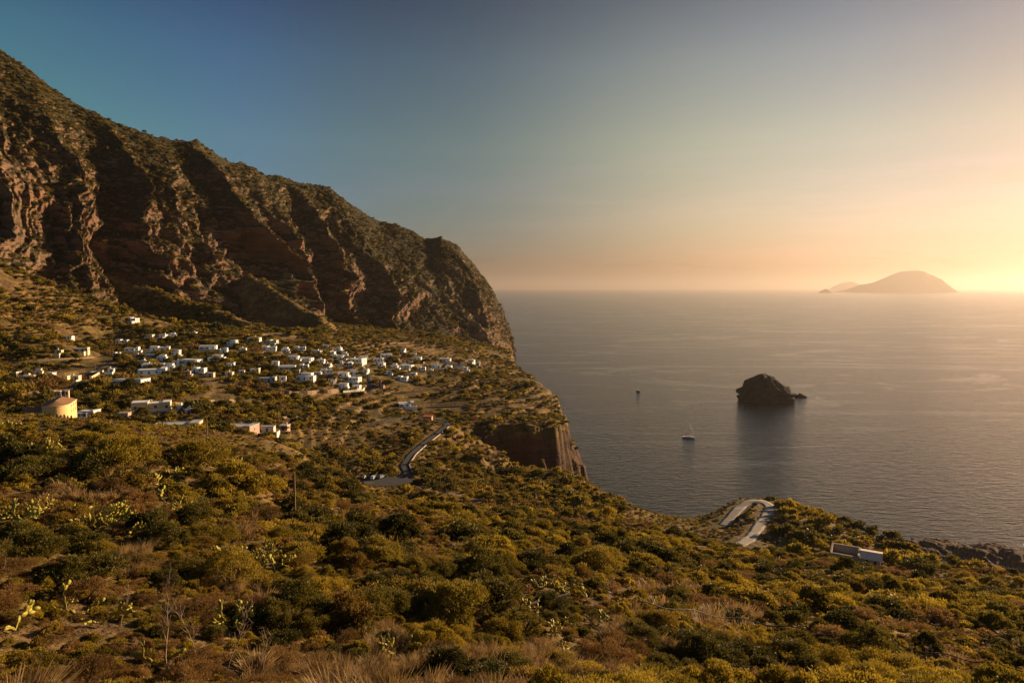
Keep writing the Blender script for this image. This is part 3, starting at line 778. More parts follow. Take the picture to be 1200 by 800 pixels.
def scatter(name, key, meshes, pts, scl, idx=None, rng=RNG, tilt=0.12, label=None, cat=None, zs=None):
    n = len(pts)
    if n == 0: return None
    col = proto_collection(key, meshes)
    me = bpy.data.meshes.new(name); me.vertices.add(n); me.vertices.foreach_set('co', np.asarray(pts, np.float32).ravel())
    rot = np.stack([rng.normal(0, tilt, n), rng.normal(0, tilt, n), rng.uniform(0, 6.283, n)], 1)
    idx = rng.integers(0, len(meshes), n) if idx is None else idx
    sc = np.asarray(scl, float); sc = np.stack([sc * rng.uniform(.75, 1.3, n), sc * rng.uniform(.75, 1.3, n), sc * (rng.uniform(0.8, 1.15, n) if zs is None else zs)], 1)
    for an, t, val in (('rot', 'FLOAT_VECTOR', rot), ('scl', 'FLOAT_VECTOR', sc)):
        a = me.attributes.new(an, t, 'POINT'); a.data.foreach_set('vector', val.astype(np.float32).ravel())
    a = me.attributes.new('idx', 'INT', 'POINT'); a.data.foreach_set('value', idx.astype(np.int32))
    g = bpy.data.node_groups.new('scatter_' + name, 'GeometryNodeTree')
    g.interface.new_socket('Geometry', in_out='INPUT', socket_type='NodeSocketGeometry'); g.interface.new_socket('Geometry', in_out='OUTPUT', socket_type='NodeSocketGeometry')
    gi, go = g.nodes.new('NodeGroupInput'), g.nodes.new('NodeGroupOutput')
    ci = g.nodes.new('GeometryNodeCollectionInfo'); ci.inputs['Collection'].default_value = col
    ci.inputs['Separate Children'].default_value = True; ci.inputs['Reset Children'].default_value = True
    ip = g.nodes.new('GeometryNodeInstanceOnPoints'); ip.inputs['Pick Instance'].default_value = True
    def attr(an, t):
        nd = g.nodes.new('GeometryNodeInputNamedAttribute'); nd.data_type = t; nd.inputs['Name'].default_value = an; return nd.outputs[0]
    e2r = g.nodes.new('FunctionNodeEulerToRotation')
    g.links.new(attr('rot', 'FLOAT_VECTOR'), e2r.inputs[0]); g.links.new(e2r.outputs[0], ip.inputs['Rotation'])
    g.links.new(attr('scl', 'FLOAT_VECTOR'), ip.inputs['Scale']); g.links.new(attr('idx', 'INT'), ip.inputs['Instance Index'])
    g.links.new(gi.outputs[0], ip.inputs['Points']); g.links.new(ci.outputs[0], ip.inputs['Instance']); g.links.new(ip.outputs[0], go.inputs[0])
    o = link(name, me); md = o.modifiers.new('scatter', 'NODES'); md.node_group = g
    return tag(o, label, cat, kind='stuff')

# ------------------------------------------------------------------ where things grow
def to_pixel(x, y, z):
    yy = y * cp - (z - CAM_Z) * sp; uu = y * sp + (z - CAM_Z) * cp
    return 600 + F * x / np.maximum(yy, 0.01), 400 - F * uu / np.maximum(yy, 0.01)

CLEAR_LOW = []
CLEAR_EARLY = CLEAR = []     # (x, y, radius): footprints kept free of scrub
def clear_of(x, y, pad=0.0):
    ok = np.ones(x.shape, bool)
    for cx, cy, cr in CLEAR: ok &= (x - cx) ** 2 + (y - cy) ** 2 > (cr + pad) ** 2
    for line, hw in ROADS.values():
        d, _ = seg_dist(x, y, line); ok &= d > hw + 0.6 + pad
    cx, cy, cz = P(455, 564, 297); ok &= ((x - cx) / (13.5 + pad)) ** 2 + ((y - cy) / (7.5 + pad)) ** 2 > 1
    return ok

def jitter_sites(r0, r1, spacing0, spacing1, a0=-54, a1=54, seed=1):
    """sites in a fan, spacing growing with distance"""
    rng = np.random.default_rng(seed); out = []
    r = r0
    while r < r1:
        s = spacing0 + (spacing1 - spacing0) * (r - r0) / (r1 - r0)
        n = max(1, int(R(a1 - a0) * r / s)); t = R(a0) + (np.arange(n) + rng.uniform(0, 1, n)) / n * R(a1 - a0)
        q = r + rng.uniform(-0.5, 0.5, n) * s
        out.append(np.stack([q * np.sin(t), q * np.cos(t)], 1)); r += s
    return np.concatenate(out)
# ------------------------------------------------------------------ built things: materials
M_WHITE = plain('whitewash', (0.80, 0.77, 0.73), 0.9, 0.07, 0.8)
M_OFFW = plain('old_whitewash', (0.60, 0.56, 0.50), 0.9, 0.14, 0.6)
M_CREAM = plain('cream_render', (0.62, 0.50, 0.31), 0.9, 0.10, 0.7)
M_OCHRE = plain('ochre_render', (0.66, 0.46, 0.20), 0.9, 0.07, 0.5)
M_ROOFW = plain('pale_flat_roof', (0.74, 0.72, 0.69), 0.9, 0.10, 0.5)
M_ROOFG = plain('grey_flat_roof', (0.40, 0.40, 0.40), 0.85, 0.18, 0.6)
M_TERRA = plain('terracotta_tiles', (0.30, 0.115, 0.06), 0.85, 0.3, 2.0)
M_BROWN = plain('brown_tiles', (0.26, 0.145, 0.075), 0.85, 0.25, 1.5)
M_PINK = plain('pink_render', (0.46, 0.30, 0.23), 0.9, 0.15, 0.6)
M_STONE = plain('field_stone', (0.24, 0.17, 0.115), 0.95, 0.4, 1.6, bump=0.08)
M_RUIN = plain('ruin_stone', (0.44, 0.34, 0.27), 0.95, 0.3, 1.3, bump=0.08)
M_RUINROOF = plain('weathered_pale_roof', (0.56, 0.45, 0.37), 0.9, 0.25, 0.8)
M_GLASS = plain('window_dark', (0.03, 0.033, 0.038), 0.25, 0.1, 3, 0.5)
M_DOOR = plain('door_wood', (0.11, 0.07, 0.045), 0.7, 0.2, 3)
M_SHUT = plain('shutter_blue', (0.09, 0.14, 0.20), 0.7, 0.15, 3)
M_CONC = Mat('road_concrete'); v_ = M_CONC.coord()
cc = M_CONC.mix(M_CONC.noise(v_, 0.8, 6, 0.65), (0.19, 0.16, 0.135), (0.38, 0.33, 0.28))
cc = M_CONC.mix(M_CONC.ramp(M_CONC.noise(M_CONC.scale(v_, (0.10, 0.32, 0.2)), 1.0, 3), [(0.56, 0.0), (0.62, 0.6)]), cc, (0.46, 0.43, 0.40))
cc = M_CONC.mix(M_CONC.ramp(M_CONC.noise(v_, 0.22, 5), [(0.30, 0.7), (0.42, 0.0)]), cc, (0.13, 0.09, 0.06)); M_CONC.col(cc); M_CONC = M_CONC.m
M_ASPH = plain('asphalt', (0.060, 0.058, 0.058), 0.9, 0.25, 0.8)
M_DIRT = plain('dirt_track', (0.17, 0.115, 0.07), 0.95, 0.3, 0.7)
M_KERB = plain('kerb_stone', (0.42, 0.34, 0.25), 0.9, 0.25, 1.0)
M_POLE = plain('weathered_wood_pole', (0.20, 0.125, 0.07), 0.9, 0.3, 2)
M_BLACK = plain('black_pipe', (0.02, 0.019, 0.018), 0.6, 0.2, 2)
M_METAL = plain('grey_metal', (0.35, 0.35, 0.35), 0.4, 0.1, 3, 0.5, 0.6)

class MB:
    """collects simple solids into one bmesh"""
    def __init__(self): self.b = bmesh.new()
    def box(self, x0, x1, y0, y1, z0, z1, rz=0.0, piv=(0, 0), taper=0.0):
        c, s = math.cos(rz), math.sin(rz); vs = []
        for z in (z0, z1):
            k = taper if z == z1 else 0
            for x, y in ((x0 + k, y0 + k), (x1 - k, y0 + k), (x1 - k, y1 - k), (x0 + k, y1 - k)):
                x_, y_ = x - piv[0], y - piv[1]
                vs.append(self.b.verts.new((piv[0] + c * x_ - s * y_, piv[1] + s * x_ + c * y_, z)))
        for f in ((3, 2, 1, 0), (4, 5, 6, 7), (0, 1, 5, 4), (1, 2, 6, 5), (2, 3, 7, 6), (3, 0, 4, 7)): self.b.faces.new([vs[i] for i in f])
        return self
    def prism(self, pts, z0, z1):
        """upright prism over a plan outline; z1 may be a list"""
        n = len(pts); z1 = z1 if isinstance(z1, (list, tuple)) else [z1] * n
        lo = [self.b.verts.new((x, y, z0)) for x, y in pts]; hi = [self.b.verts.new((x, y, z)) for (x, y), z in zip(pts, z1)]
        for i in range(n): self.b.faces.new((lo[i], lo[(i + 1) % n], hi[(i + 1) % n], hi[i]))
        self.b.faces.new(list(reversed(lo))); self.b.faces.new(hi); return self
    def tube(self, pts, r, seg=8, taper=None):
        for i in range(len(pts) - 1):
            r0 = r if taper is None else r + (taper - r) * i / (len(pts) - 1); r1 = r if taper is None else r + (taper - r) * (i + 1) / (len(pts) - 1)
            add_stick(self.b, pts[i], pts[i + 1], r0, r1, seg)
        return self
    def build(self, name, mat, parent=None, loc=None, sm=False):
        return link(name, bm_mesh(name, self.b, mat, sm), parent, loc)

# ------------------------------------------------------------------ roads
def ribbon(name, line, hw, mat, lift=0.05, parent=None, z_of=None):
    L = np.array(line, float); s = np.concatenate([[0], np.cumsum(np.linalg.norm(np.diff(L[:, :2], axis=0), axis=1))])
    n = max(24, int(s[-1] / 1.2)); t = np.linspace(0, s[-1], n)
    p = np.stack([np.interp(t, s, L[:, k]) for k in range(3)], 1)
    if name not in ('x',):
        k = np.hanning(9); k /= k.sum()
        p = np.stack([np.convolve(np.pad(p[:, i], 4, mode='edge'), k, 'valid') for i in range(3)], 1)
    d = np.gradient(p[:, :2], axis=0); d /= np.linalg.norm(d, axis=1, keepdims=True) + 1e-9
    nr = np.stack([-d[:, 1], d[:, 0]], 1); wob = 0.12 * np.sin(t * 0.37) + 0.1 * np.sin(t * 0.93 + 2)
    rows = []
    for q in (-1, -0.5, 0, 0.5, 1):
        xy = p[:, :2] + nr * (q * (hw + wob))[:, None]
        z = np.maximum(height(xy[:, 0], xy[:, 1]), p[:, 2]) + lift
        rows.append(np.concatenate([xy, z[:, None]], 1))
    # skirt so that the road has thickness
    lo, hi = rows[0].copy(), rows[-1].copy(); lo[:, 2] -= 0.6; hi[:, 2] -= 0.6
    V = np.stack([lo] + rows + [hi]); f = grid_faces(V.shape[0], V.shape[1])
    o = link(name, np_mesh(name, V.reshape(-1, 3), f, mat, False)); tag(o, kind='structure')
    return o, p, nr
_, rp, rn = ribbon('coast_road', ROADS['road'][0], 2.3, M_ASPH, 0.10)
for q in ROADS['hairpin'][0]:
    l_ = math.hypot(q[0], q[1])
    for back in (3.5, 7.0): CLEAR_EARLY.append((q[0] * (1 - back / l_), q[1] * (1 - back / l_), 3.0))
_, hp_, hn_ = ribbon('hairpin_road', ROADS['hairpin'][0], 1.9, M_CONC, 0.10)
ribbon('village_lane', ROADS['lane'][0], 2.1, M_ASPH, 0.12)
ribbon('village_alley', ROADS['alley'][0], 1.5, M_ASPH, 0.12)
ribbon('dirt_track', ROADS['track'][0], 1.3, M_DIRT, 0.10)
# car park
cx, cy, cz = P(455, 564, 297)
pts = []
for k in range(28):
    a = k / 28 * 2 * math.pi; q = 1 + 0.10 * math.sin(3 * a + 1) + 0.06 * math.sin(5 * a)
    x, y = cx + 13.0 * q * math.cos(a), cy + 7.2 * q * math.sin(a); pts.append((x, y))
for ox, oy in ((-11, -12), (-3, -13), (5, -13), (12, -11), (-6, -19), (4, -20)): CLEAR_LOW.append((cx + ox, cy + oy, 6.5))
for nm_ in ('lane', 'alley', 'track', 'road'):
    for q in ROADS[nm_][0]:
        l_ = math.hypot(q[0], q[1])
        for back in (3.0, 7.0): CLEAR_LOW.append((q[0] * (1 - back / l_), q[1] * (1 - back / l_), 5.0))
o = MB().prism(pts, cz - 1.0, cz + 0.14).build('car_park', M_ASPH); tag(o, kind='structure')
# low kerb wall along the open side of the coast road
def wall_along(name, pts3, w, h, mat, label, cat='wall', base=-0.6, group=None):
    b = MB(); p = np.array(pts3, float)
    for i in range(len(p) - 1):
        a, c = p[i], p[i + 1]; d = c[:2] - a[:2]; l = np.linalg.norm(d); ang = math.atan2(d[1], d[0])
        z0 = min(a[2], c[2])
        n = [(-d[1] / l * w / 2, d[0] / l * w / 2)][0]
        q = [(a[0] + n[0], a[1] + n[1]), (a[0] - n[0], a[1] - n[1]), (c[0] - n[0], c[1] - n[1]), (c[0] + n[0], c[1] + n[1])]
        b.prism(q, z0 + base, [a[2] + h, a[2] + h, c[2] + h, c[2] + h])
    return tag(b.build(name, mat), label, cat, group, 'thing')
side = [(rp[i, 0] + rn[i, 0] * s_ * 2.55, rp[i, 1] + rn[i, 1] * s_ * 2.55, rp[i, 2]) for s_ in (-1,) for i in range(20, len(rp) * 55 // 100, 3)]
wall_along('kerb_wall', side, 0.45, 0.5, M_KERB, 'low pale kerb wall along the curved road above the valley')

# ------------------------------------------------------------------ houses
def window(parent, x, z, w, h, y, face, frame_mat, pane_mat):
    """a framed opening on a wall; face 'f' = front at y, 'r' = right end at x"""
    if face == 'f':
        f = MB().box(x - w / 2 - .12, x + w / 2 + .12, y - .06, y + .05, z - .12, z + h + .12).build('window', frame_mat, parent)
        MB().box(x - w / 2, x + w / 2, y - .075, y - .03, z, z + h).build('pane', pane_mat, f)
    else:
        f = MB().box(x - .05, x + .06, y - w / 2 - .12, y + w / 2 + .12, z - .12, z + h + .12).build('window', frame_mat, parent)
        MB().box(x + .03, x + .075, y - w / 2, y + w / 2, z, z + h).build('pane', pane_mat, f)

def make_house(form, w, d, h, wall_m, roof_m, seed, name='house'):
    rng = random.Random(seed); r = empty(name)
    b = MB(); rf = MB(); z0 = -3.0
    blocks = [(-w / 2, w / 2, -d / 2, d / 2, h)]
    if form == 'tiers':
        blocks = [(-w / 2, w / 2, -d / 2, d / 2 * 0.5, h), (-w * 0.38, w * 0.22, d / 2 * 0.5 - 0.02, d / 2 + d * 0.45, h * 1.5)]
    elif form == 'steps':
        blocks = [(-w / 2, -w * 0.08, -d / 2, d / 2, h * 1.18), (-w * 0.08 + .01, w * 0.30, -d * 0.38, d / 2 * 0.9, h * 0.92), (w * 0.30 + .01, w / 2, -d * 0.55, d * 0.40, h * 1.08)]
    elif form == 'long':
        blocks = [(-w / 2, w * 0.30, -d / 2, d / 2, h * 0.9), (w * 0.30 + .01, w / 2, -d * 0.62, d * 0.5, h * 1.12)]
    for x0, x1, y0, y1, hh in blocks:
        b.box(x0, x1, y0, y1, z0, hh)
        rf.box(x0 - .12, x1 + .12, y0 - .12, y1 + .12, hh + .003, hh + .22)
        rf.box(x0 - .12, x1 + .12, y0 - .12, y0 + .18, hh + .223, hh + .42); rf.box(x0 - .12, x1 + .12, y1 - .18, y1 + .12, hh + .223, hh + .42)
    b.build('wall', wall_m, r); rf.build('roof', roof_m, r)
    fm = rng.choice((M_SHUT, M_DOOR, M_OFFW))
    for x0, x1, y0, y1, hh in blocks:
        n = max(1, int((x1 - x0) / 3.6)); first = (x0, x1) == blocks[0][:2]
        for i in range(n):
            x = x0 + (i + 0.5) * (x1 - x0) / n
            if first and i == n // 2:
                dr = MB().box(x - .55, x + .55, y0 - .07, y0 + .05, -0.2, 2.15).build('door', M_DOOR, r)
            else:
                window(r, x, 1.0 if hh < 5 else hh - 2.1, 1.0, 1.15, y0, 'f', fm, M_GLASS)
        if (y1 - y0) > 4.5 and (x1, y1) == blocks[-1][1:4:2]:
            window(r, x1, 1.1, 0.9, 1.1, (y0 + y1) / 2, 'r', fm, M_GLASS)
    if form == 'porch' or (form == 'long' and rng.random() < .6):
        x0, x1 = -w * 0.46, w * (0.46 if form == 'porch' else 0.27); y0 = -d / 2
        q = 2.6
        MB().box(x0, x1, y0 - q, y0 - .13, z0, 0.05).build('terrace', M_ROOFW, r)
        n = max(2, int((x1 - x0) / 3.2)) + 1
        for i in range(n):
            x = x0 + .3 + i * (x1 - x0 - .6) / (n - 1)
            MB().tube([(x, y0 - q + .35, 0.05), (x, y0 - q + .35, h * 0.78)], 0.24, 8, 0.20).build('column', wall_m, r)
        MB().box(x0 - .1, x1 + .1, y0 - q, y0 - .13, h * 0.78 + .003, h * 0.78 + .2).build('porch_roof', roof_m, r)
    if rng.random() < .75:
        ex = w * rng.uniform(.55, .8); off = rng.uniform(-.25, .25) * w; q = rng.uniform(3.2, 5.0)
        MB().box(off - ex, off + ex, -d / 2 - q - .3, -d / 2 - q, z0, .8).box(off + ex - .3, off + ex, -d / 2 - q + .002, -d / 2 + rng.uniform(-1, 2), z0, .8).build('garden_parapet', rng.choice((wall_m, M_OFFW)), r)
    if rng.random() < .45:
        x = rng.uniform(-.3, .3) * w
        MB().box(x - .35, x + .35, d * .15, d * .15 + .7, h * .8, h + 1.5).build('chimney', wall_m, r)
    return r

# photo position of each house's front foot, its width in the photo, form, wall, roof, turn, district
HOUSES = [
 # cream cottages left of the lane
 (14, 442, 14, 'long', 'c', 'w', 8, 'lane'), (28, 440, 10, 'block', 'w', 'w', 12, 'lane'), (31, 446, 13, 'block', 'o', 'w', 14, 'lane'), (44, 440, 11, 'tiers', 'c', 'g', 6, 'lane'), (57, 442, 10, 'block', 'o', 'w', 18, 'lane'), (72, 447, 15, 'long', 'c', 'w', 12, 'lane'), (85, 446, 15, 'block', 'c', 'w', 24, 'lane'),
 # scattered on the slope under the mountain
 (68, 415, 8, 'block', 'c', 'g', 4, 'slope'), (80, 398, 9, 'block', 'w', 'w', 6, 'slope'), (95, 413, 16, 'long', 'c', 'w', 2, 'slope'), (154, 377, 14, 'steps', 'w', 'w', -4, 'slope'), (142, 403, 15, 'steps', 'w', 'o', 6, 'slope'), (190, 396, 9, 'block', 'w', 'w', -6, 'slope'), (202, 396, 10, 'tiers', 'w', 'w', 5, 'slope'), (226, 393, 8, 'block', 'w', 'w', 0, 'slope'), (243, 410, 21, 'porch', 'w', 'w', -3, 'slope'), (271, 405, 14, 'tiers', 'w', 'w', 4, 'slope'), (297, 400, 16, 'porch', 'w', 'w', -2, 'slope'), (318, 403, 14, 'steps', 'o', 'o', 5, 'slope'),
 # white cluster beyond the long wall
 (154, 412, 17, 'long', 'w', 'o', 10, 'cluster'), (160, 420, 9, 'block', 'o', 'g', 12, 'cluster'), (187, 412, 23, 'steps', 'w', 'w', 8, 'cluster'), (205, 417, 12, 'tiers', 'w', 'w', 4, 'cluster'), (176, 420, 13, 'porch', 'c', 'o', 10, 'cluster'), (189, 423, 13, 'tiers', 'w', 'w', 14, 'cluster'), (179, 432, 27, 'porch', 'w', 'w', 9, 'cluster'), (197, 434, 15, 'tiers', 'w', 'w', 6, 'cluster'), (178, 439, 33, 'long', 'w', 'w', 10, 'cluster'), (221, 427, 25, 'porch', 'w', 'w', 8, 'cluster'), (253, 424, 21, 'tiers', 'w', 'w', 0, 'cluster'), (232, 437, 17, 'steps', 'w', 'w', 8, 'cluster'), (219, 440, 8, 'block', 'p', 'g', 10, 'cluster'), (246, 442, 9, 'block', 'c', 'o', 14, 'cluster'), (130, 437, 6, 'block', 'w', 'w', 8, 'cluster'),
 (149, 452, 44, 'long', 'w', 'g', 10, 'cluster'),
 # middle of the village, above the stone terrace wall
 (283, 439, 7, 'block', 'o', 'o', 18, 'middle'), (298, 437, 12, 'long', 'c', 'w', 20, 'middle'), (315, 411, 18, 'steps', 'w', 'w', 4, 'middle'), (334, 413, 10, 'tiers', 'w', 'w', 6, 'middle'), (351, 411, 15, 'steps', 'w', 'w', -4, 'middle'), (370, 415, 13, 'block', 'w', 'w', 6, 'middle'), (342, 422, 16, 'porch', 'w', 'w', -4, 'middle'), (358, 424, 16, 'porch', 'w', 'w', -6, 'middle'), (336, 434, 21, 'porch', 'w', 'w', 4, 'middle'), (356, 432, 11, 'steps', 'w', 'w', 10, 'middle'), (331, 446, 9, 'block', 'w', 'o', -2, 'middle'), (357, 446, 24, 'tiers', 'w', 'w', 16, 'middle'), (313, 448, 21, 'long', 'o', 'g', 8, 'middle'),
 # terraced rows left of the alley
 (396, 411, 8, 'block', 'w', 'w', -4, 'rows'), (404, 418, 8, 'tiers', 'w', 'o', -4, 'rows'), (396, 421, 14, 'porch', 'w', 'w', -4, 'rows'), (397, 427, 10, 'block', 'w', 'w', -6, 'rows'), (416, 425, 22, 'long', 'w', 'w', -5, 'rows'), (421, 430, 8, 'block', 'w', 'w', 4, 'rows'), (409, 429, 8, 'steps', 'w', 'w', -4, 'rows'), (383, 438, 14, 'steps', 'w', 'w', 16, 'rows'), (402, 441, 13, 'porch', 'w', 'w', 2, 'rows'), (415, 440, 12, 'tiers', 'w', 'w', 4, 'rows'), (414, 447, 16, 'long', 'w', 'w', -8, 'rows'), (402, 454, 12, 'porch', 'w', 'w', -4, 'rows'), (417, 456, 10, 'block', 'w', 'w', -6, 'rows'),
 (284, 412, 9, 'block', 'w', 'w', 4, 'middle'), (262, 414, 9, 'tiers', 'w', 'w', -4, 'slope'), (381, 408, 8, 'block', 'w', 'w', 0, 'rows'), (388, 416, 9, 'steps', 'w', 'w', 6, 'rows'), (376, 425, 9, 'block', 'w', 'w', 0, 'rows'), (384, 430, 8, 'block', 'w', 'w', 0, 'rows'), (389, 447, 10, 'long', 'w', 'w', 4, 'rows'), (372, 441, 9, 'block', 'o', 'o', 6, 'rows'), (427, 421, 10, 'porch', 'w', 'w', 0, 'rows'), (428, 437, 7, 'block', 'w', 'w', 0, 'rows'), (322, 428, 9, 'block', 'w', 'w', 4, 'middle'), (305, 423, 8, 'block', 'o', 'w', 4, 'middle'), (270, 430, 9, 'long', 'w', 'w', 0, 'middle'), (268, 441, 9, 'block', 'c', 'o', 6, 'middle'), (206, 428, 8, 'block', 'w', 'w', 6, 'cluster'), (166, 427, 9, 'block', 'w', 'w', 8, 'cluster'), (136, 418, 8, 'steps', 'w', 'o', 8, 'cluster'), (175, 396, 8, 'block', 'o', 'w', 2, 'slope'),
 # seaward end, right of the alley
 (464, 424, 8, 'block', 'w', 'w', -4, 'seaward'), (462, 432, 9, 'tiers', 'w', 'w', -6, 'seaward'), (499, 424, 7, 'block', 'w', 'w', -4, 'seaward'), (525, 432, 8, 'block', 'w', 'w', -6, 'seaward'), (545, 434, 7, 'block', 'w', 'w', -6, 'seaward'), (484, 441, 8, 'block', 'o', 'w', -4, 'seaward'), (456, 439, 8, 'block', 'w', 'w', -4, 'seaward'),
 (443, 424, 13, 'long', 'w', 'w', -4, 'seaward'), (453, 419, 15, 'porch', 'w', 'w', -6, 'seaward'), (446, 429, 9, 'block', 'w', 'w', -8, 'seaward'), (445, 453, 10, 'block', 'p', 't', -4, 'seaward'), (472, 412, 6, 'block', 'w', 'w', 0, 'seaward'), (484, 417, 8, 'block', 'w', 'o', -6, 'seaward'), (489, 422, 10, 'porch', 'w', 'w', -8, 'seaward'), (477, 425, 8, 'block', 'o', 't', -4, 'seaward'), (475, 432, 17, 'porch', 'w', 'w', -4, 'seaward'), (494, 434, 10, 'steps', 'w', 'w', -8, 'seaward'), (504, 437, 7, 'block', 'c', 'w', 2, 'seaward'), (511, 432, 12, 'tiers', 'w', 'w', -6, 'seaward'), (521, 424, 15, 'porch', 'w', 'w', -4, 'seaward'), (534, 430, 23, 'long', 'o', 't', -5, 'seaward'), (552, 425, 8, 'block', 'w', 'w', -8, 'seaward'), (560, 428, 5, 'block', 'w', 'w', -8, 'seaward'), (471, 446, 14, 'steps', 'w', 'w', -8, 'seaward'),
 # lower fields, this side of the terrace wall
 (476, 477, 20, 'long', 'w', 'w', 4, 'fields'), (213, 482, 12, 'block', 'w', 'w', 12, 'fields'), (221, 486, 7, 'block', 'w', 'w', -10, 'fields'), (166, 512, 11, 'block', 'o', 'g', 10, 'fields'), (205, 507, 58, 'long', 'c', 'g', 10, 'fields'), (277, 508, 42, 'long', 'p', 'g', -4, 'fields'), (313, 507, 17, 'block', 'o', 'g', -6, 'fields'), (332, 505, 11, 'block', 'p', 'w', -4, 'fields'), (177, 481, 46, 'steps', 'c', 'w', 12, 'fields'), (101, 489, 24, 'long', 'o', 'w', 14, 'fields'), (144, 491, 13, 'block', 'p', 'g', 6, 'fields')]
WM = {'w': M_WHITE, 'o': M_OFFW, 'c': M_CREAM, 'p': M_PINK}
RM = {'w': M_ROOFW, 'o': M_OFFW, 'g': M_ROOFG, 't': M_TERRA}
ORD = ['first', 'second', 'third', 'fourth', 'fifth', 'sixth', 'seventh', 'eighth', 'ninth', 'tenth', 'eleventh', 'twelfth', 'thirteenth', 'fourteenth', 'fifteenth', 'sixteenth', 'seventeenth', 'eighteenth', 'nineteenth', 'twentieth']
WHERE = {'lane': 'left of the asphalt lane behind the church', 'slope': 'scattered under the mountain', 'cluster': 'in the white cluster above the church', 'middle': 'above the long stone terrace wall',
         'rows': 'left of the narrow alley', 'seaward': 'between the alley and the cliff edge', 'fields': 'in the lower fields near the church'}
FORMW = {'block': 'cube house', 'porch': 'house with columned porch', 'tiers': 'two-tier house', 'steps': 'stepped house', 'long': 'long low house'}
COLW = {'w': 'white', 'o': 'weathered white', 'c': 'cream', 'p': 'pinkish'}
ROOFW = {'w': '', 'o': '', 'g': 'grey-roofed ', 't': 'red-roofed '}
taken = {}
for i, hs in enumerate(HOUSES): taken.setdefault(hs[7] + hs[3] + hs[4] + (hs[5] if hs[5] in 'gt' else ''), []).append((hs[0], i))
HLAB = {}
def number_word(k): return 'twenty-' + ORD[k - 20] if k >= 20 else ORD[k]
for key, l in taken.items():
    l.sort()
    for r_, (px_, i) in enumerate(l):
        hs = HOUSES[i]; base = f"{COLW[hs[4]]} {ROOFW[hs[5]]}{FORMW[hs[3]]} {WHERE[hs[7]]}"
        HLAB[i] = base if len(l) == 1 else base + f", {number_word(r_)} from left"
HOUSE_XY = []
for i, (px_, py_, wpx, form, wm, rm, rz, dist) in enumerate(HOUSES):
    p = hit(px_, py_, 262.0)
    if p is None: continue
    w = max(3.6, 0.9 * wpx * p[1] / F); d = min(8.0, max(3.8, w * 0.5)); h = min(3.8, max(2.5, 2.2 + w * 0.065))
    r = make_house(form, w, d, h, WM[wm], RM[rm], 900 + i)
    yaw = R(rz * 0.6 + (-8, 8, -2, 14, -16, 3)[i % 6])
    x, y = p[0] - math.sin(yaw) * d / 2, p[1] + math.cos(yaw) * d / 2
    r.location = (x, y, float(height(np.array([p[0]]), np.array([p[1]]))[0]) + 0.25); r.rotation_euler = (0, 0, yaw)
    tag(r, HLAB[i], 'house', 'flat-roofed village houses')
    CLEAR.append((x, y, 0.52 * w + 1.5)); HOUSE_XY.append((x, y, w))
    CLEAR.append((p[0] + math.sin(yaw) * 4, p[1] - math.cos(yaw) * 4, w * 0.45))

# ------------------------------------------------------------------ church
cpos = hit(54, 503, 290.0)
ch = empty('church', (cpos[0], cpos[1] + 7, cpos[2] + 3.0), -math.atan2(cpos[0], cpos[1]) + R(-13))
ch.scale = (.86, .86, .86)
tag(ch, 'ochre church with rounded apse, brown tiled roof and twin bell towers', 'church')
rad_, ln_, wh = 6.0, 16.0, 7.4
def apse_plan(r, back): return [(r * math.cos(a), r * math.sin(a)) for a in np.linspace(math.pi, 2 * math.pi, 25)] + [(r, back), (-r, back)]
MB().prism(apse_plan(rad_, ln_), -5, wh).build('wall', M_OCHRE, ch)
MB().prism(apse_plan(rad_ + .3, ln_ + .2), wh + .003, wh + .35).build('cornice', M_CREAM, ch)
bm_ = bmesh.new(); pl = apse_plan(rad_ + .22, ln_ + .1)
lo = [bm_.verts.new((x, y, wh + .36)) for x, y in pl]; top1 = bm_.verts.new((0, 0, wh + 2.4)); top2 = bm_.verts.new((0, ln_ + .1, wh + 2.4))
for i in range(24): bm_.faces.new((lo[i], lo[i + 1], top1))
bm_.faces.new((lo[24], lo[25], top2, top1)); bm_.faces.new((lo[26], lo[0], top1, top2)); bm_.faces.new((lo[25], lo[26], top2)); bm_.faces.new(list(reversed(lo)))
link('roof', bm_mesh('roof', bm_, M_BROWN), ch)
for y in (4.0, 8.5, 13.0):
    for z in (2.6, 5.4): window(ch, rad_, z, 0.8, 1.5, y, 'r', M_CREAM, M_GLASS)
for s_ in (-1, 1):
    t = MB().box(s_ * 1.9 - .9, s_ * 1.9 + .9, ln_ - 1.0, ln_ + 1.0, 0, wh + 4.9).build('bell_tower', M_CREAM, ch)
    MB().box(s_ * 1.9 - 1.05, s_ * 1.9 + 1.05, ln_ - 1.15, ln_ + 1.15, wh + 4.903, wh + 5.2).build('cap', M_OFFW, t)
    MB().box(s_ * 1.9 - .35, s_ * 1.9 + .35, ln_ - 1.03, ln_ - .9, wh + 3.0, wh + 4.4).build('bell_opening', M_GLASS, t)
MB().box(-15, -rad_ - .02, 2, 12, -5, 4.2).build('side_wing', M_CREAM, ch)
bm_ = bmesh.new()
q = [(-15.4, 1.6, 4.203), (-rad_ - .03, 1.6, 4.203), (-rad_ - .03, 12.4, 4.203), (-15.4, 12.4, 4.203), (-15.4, 7, 6.0), (-rad_ - .03, 7, 6.0)]
vs = [bm_.verts.new(v) for v in q]
for f in ((0, 1, 5, 4), (2, 3, 4, 5), (0, 4, 3), (1, 2, 5), (3, 2, 1, 0)): bm_.faces.new([vs[i] for i in f])
link('side_roof', bm_mesh('side_roof', bm_, M_TERRA), ch)
CLEAR.append((cpos[0], cpos[1] + 15, 15)); CLEAR.append((cpos[0] - 8, cpos[1] + 12, 12))

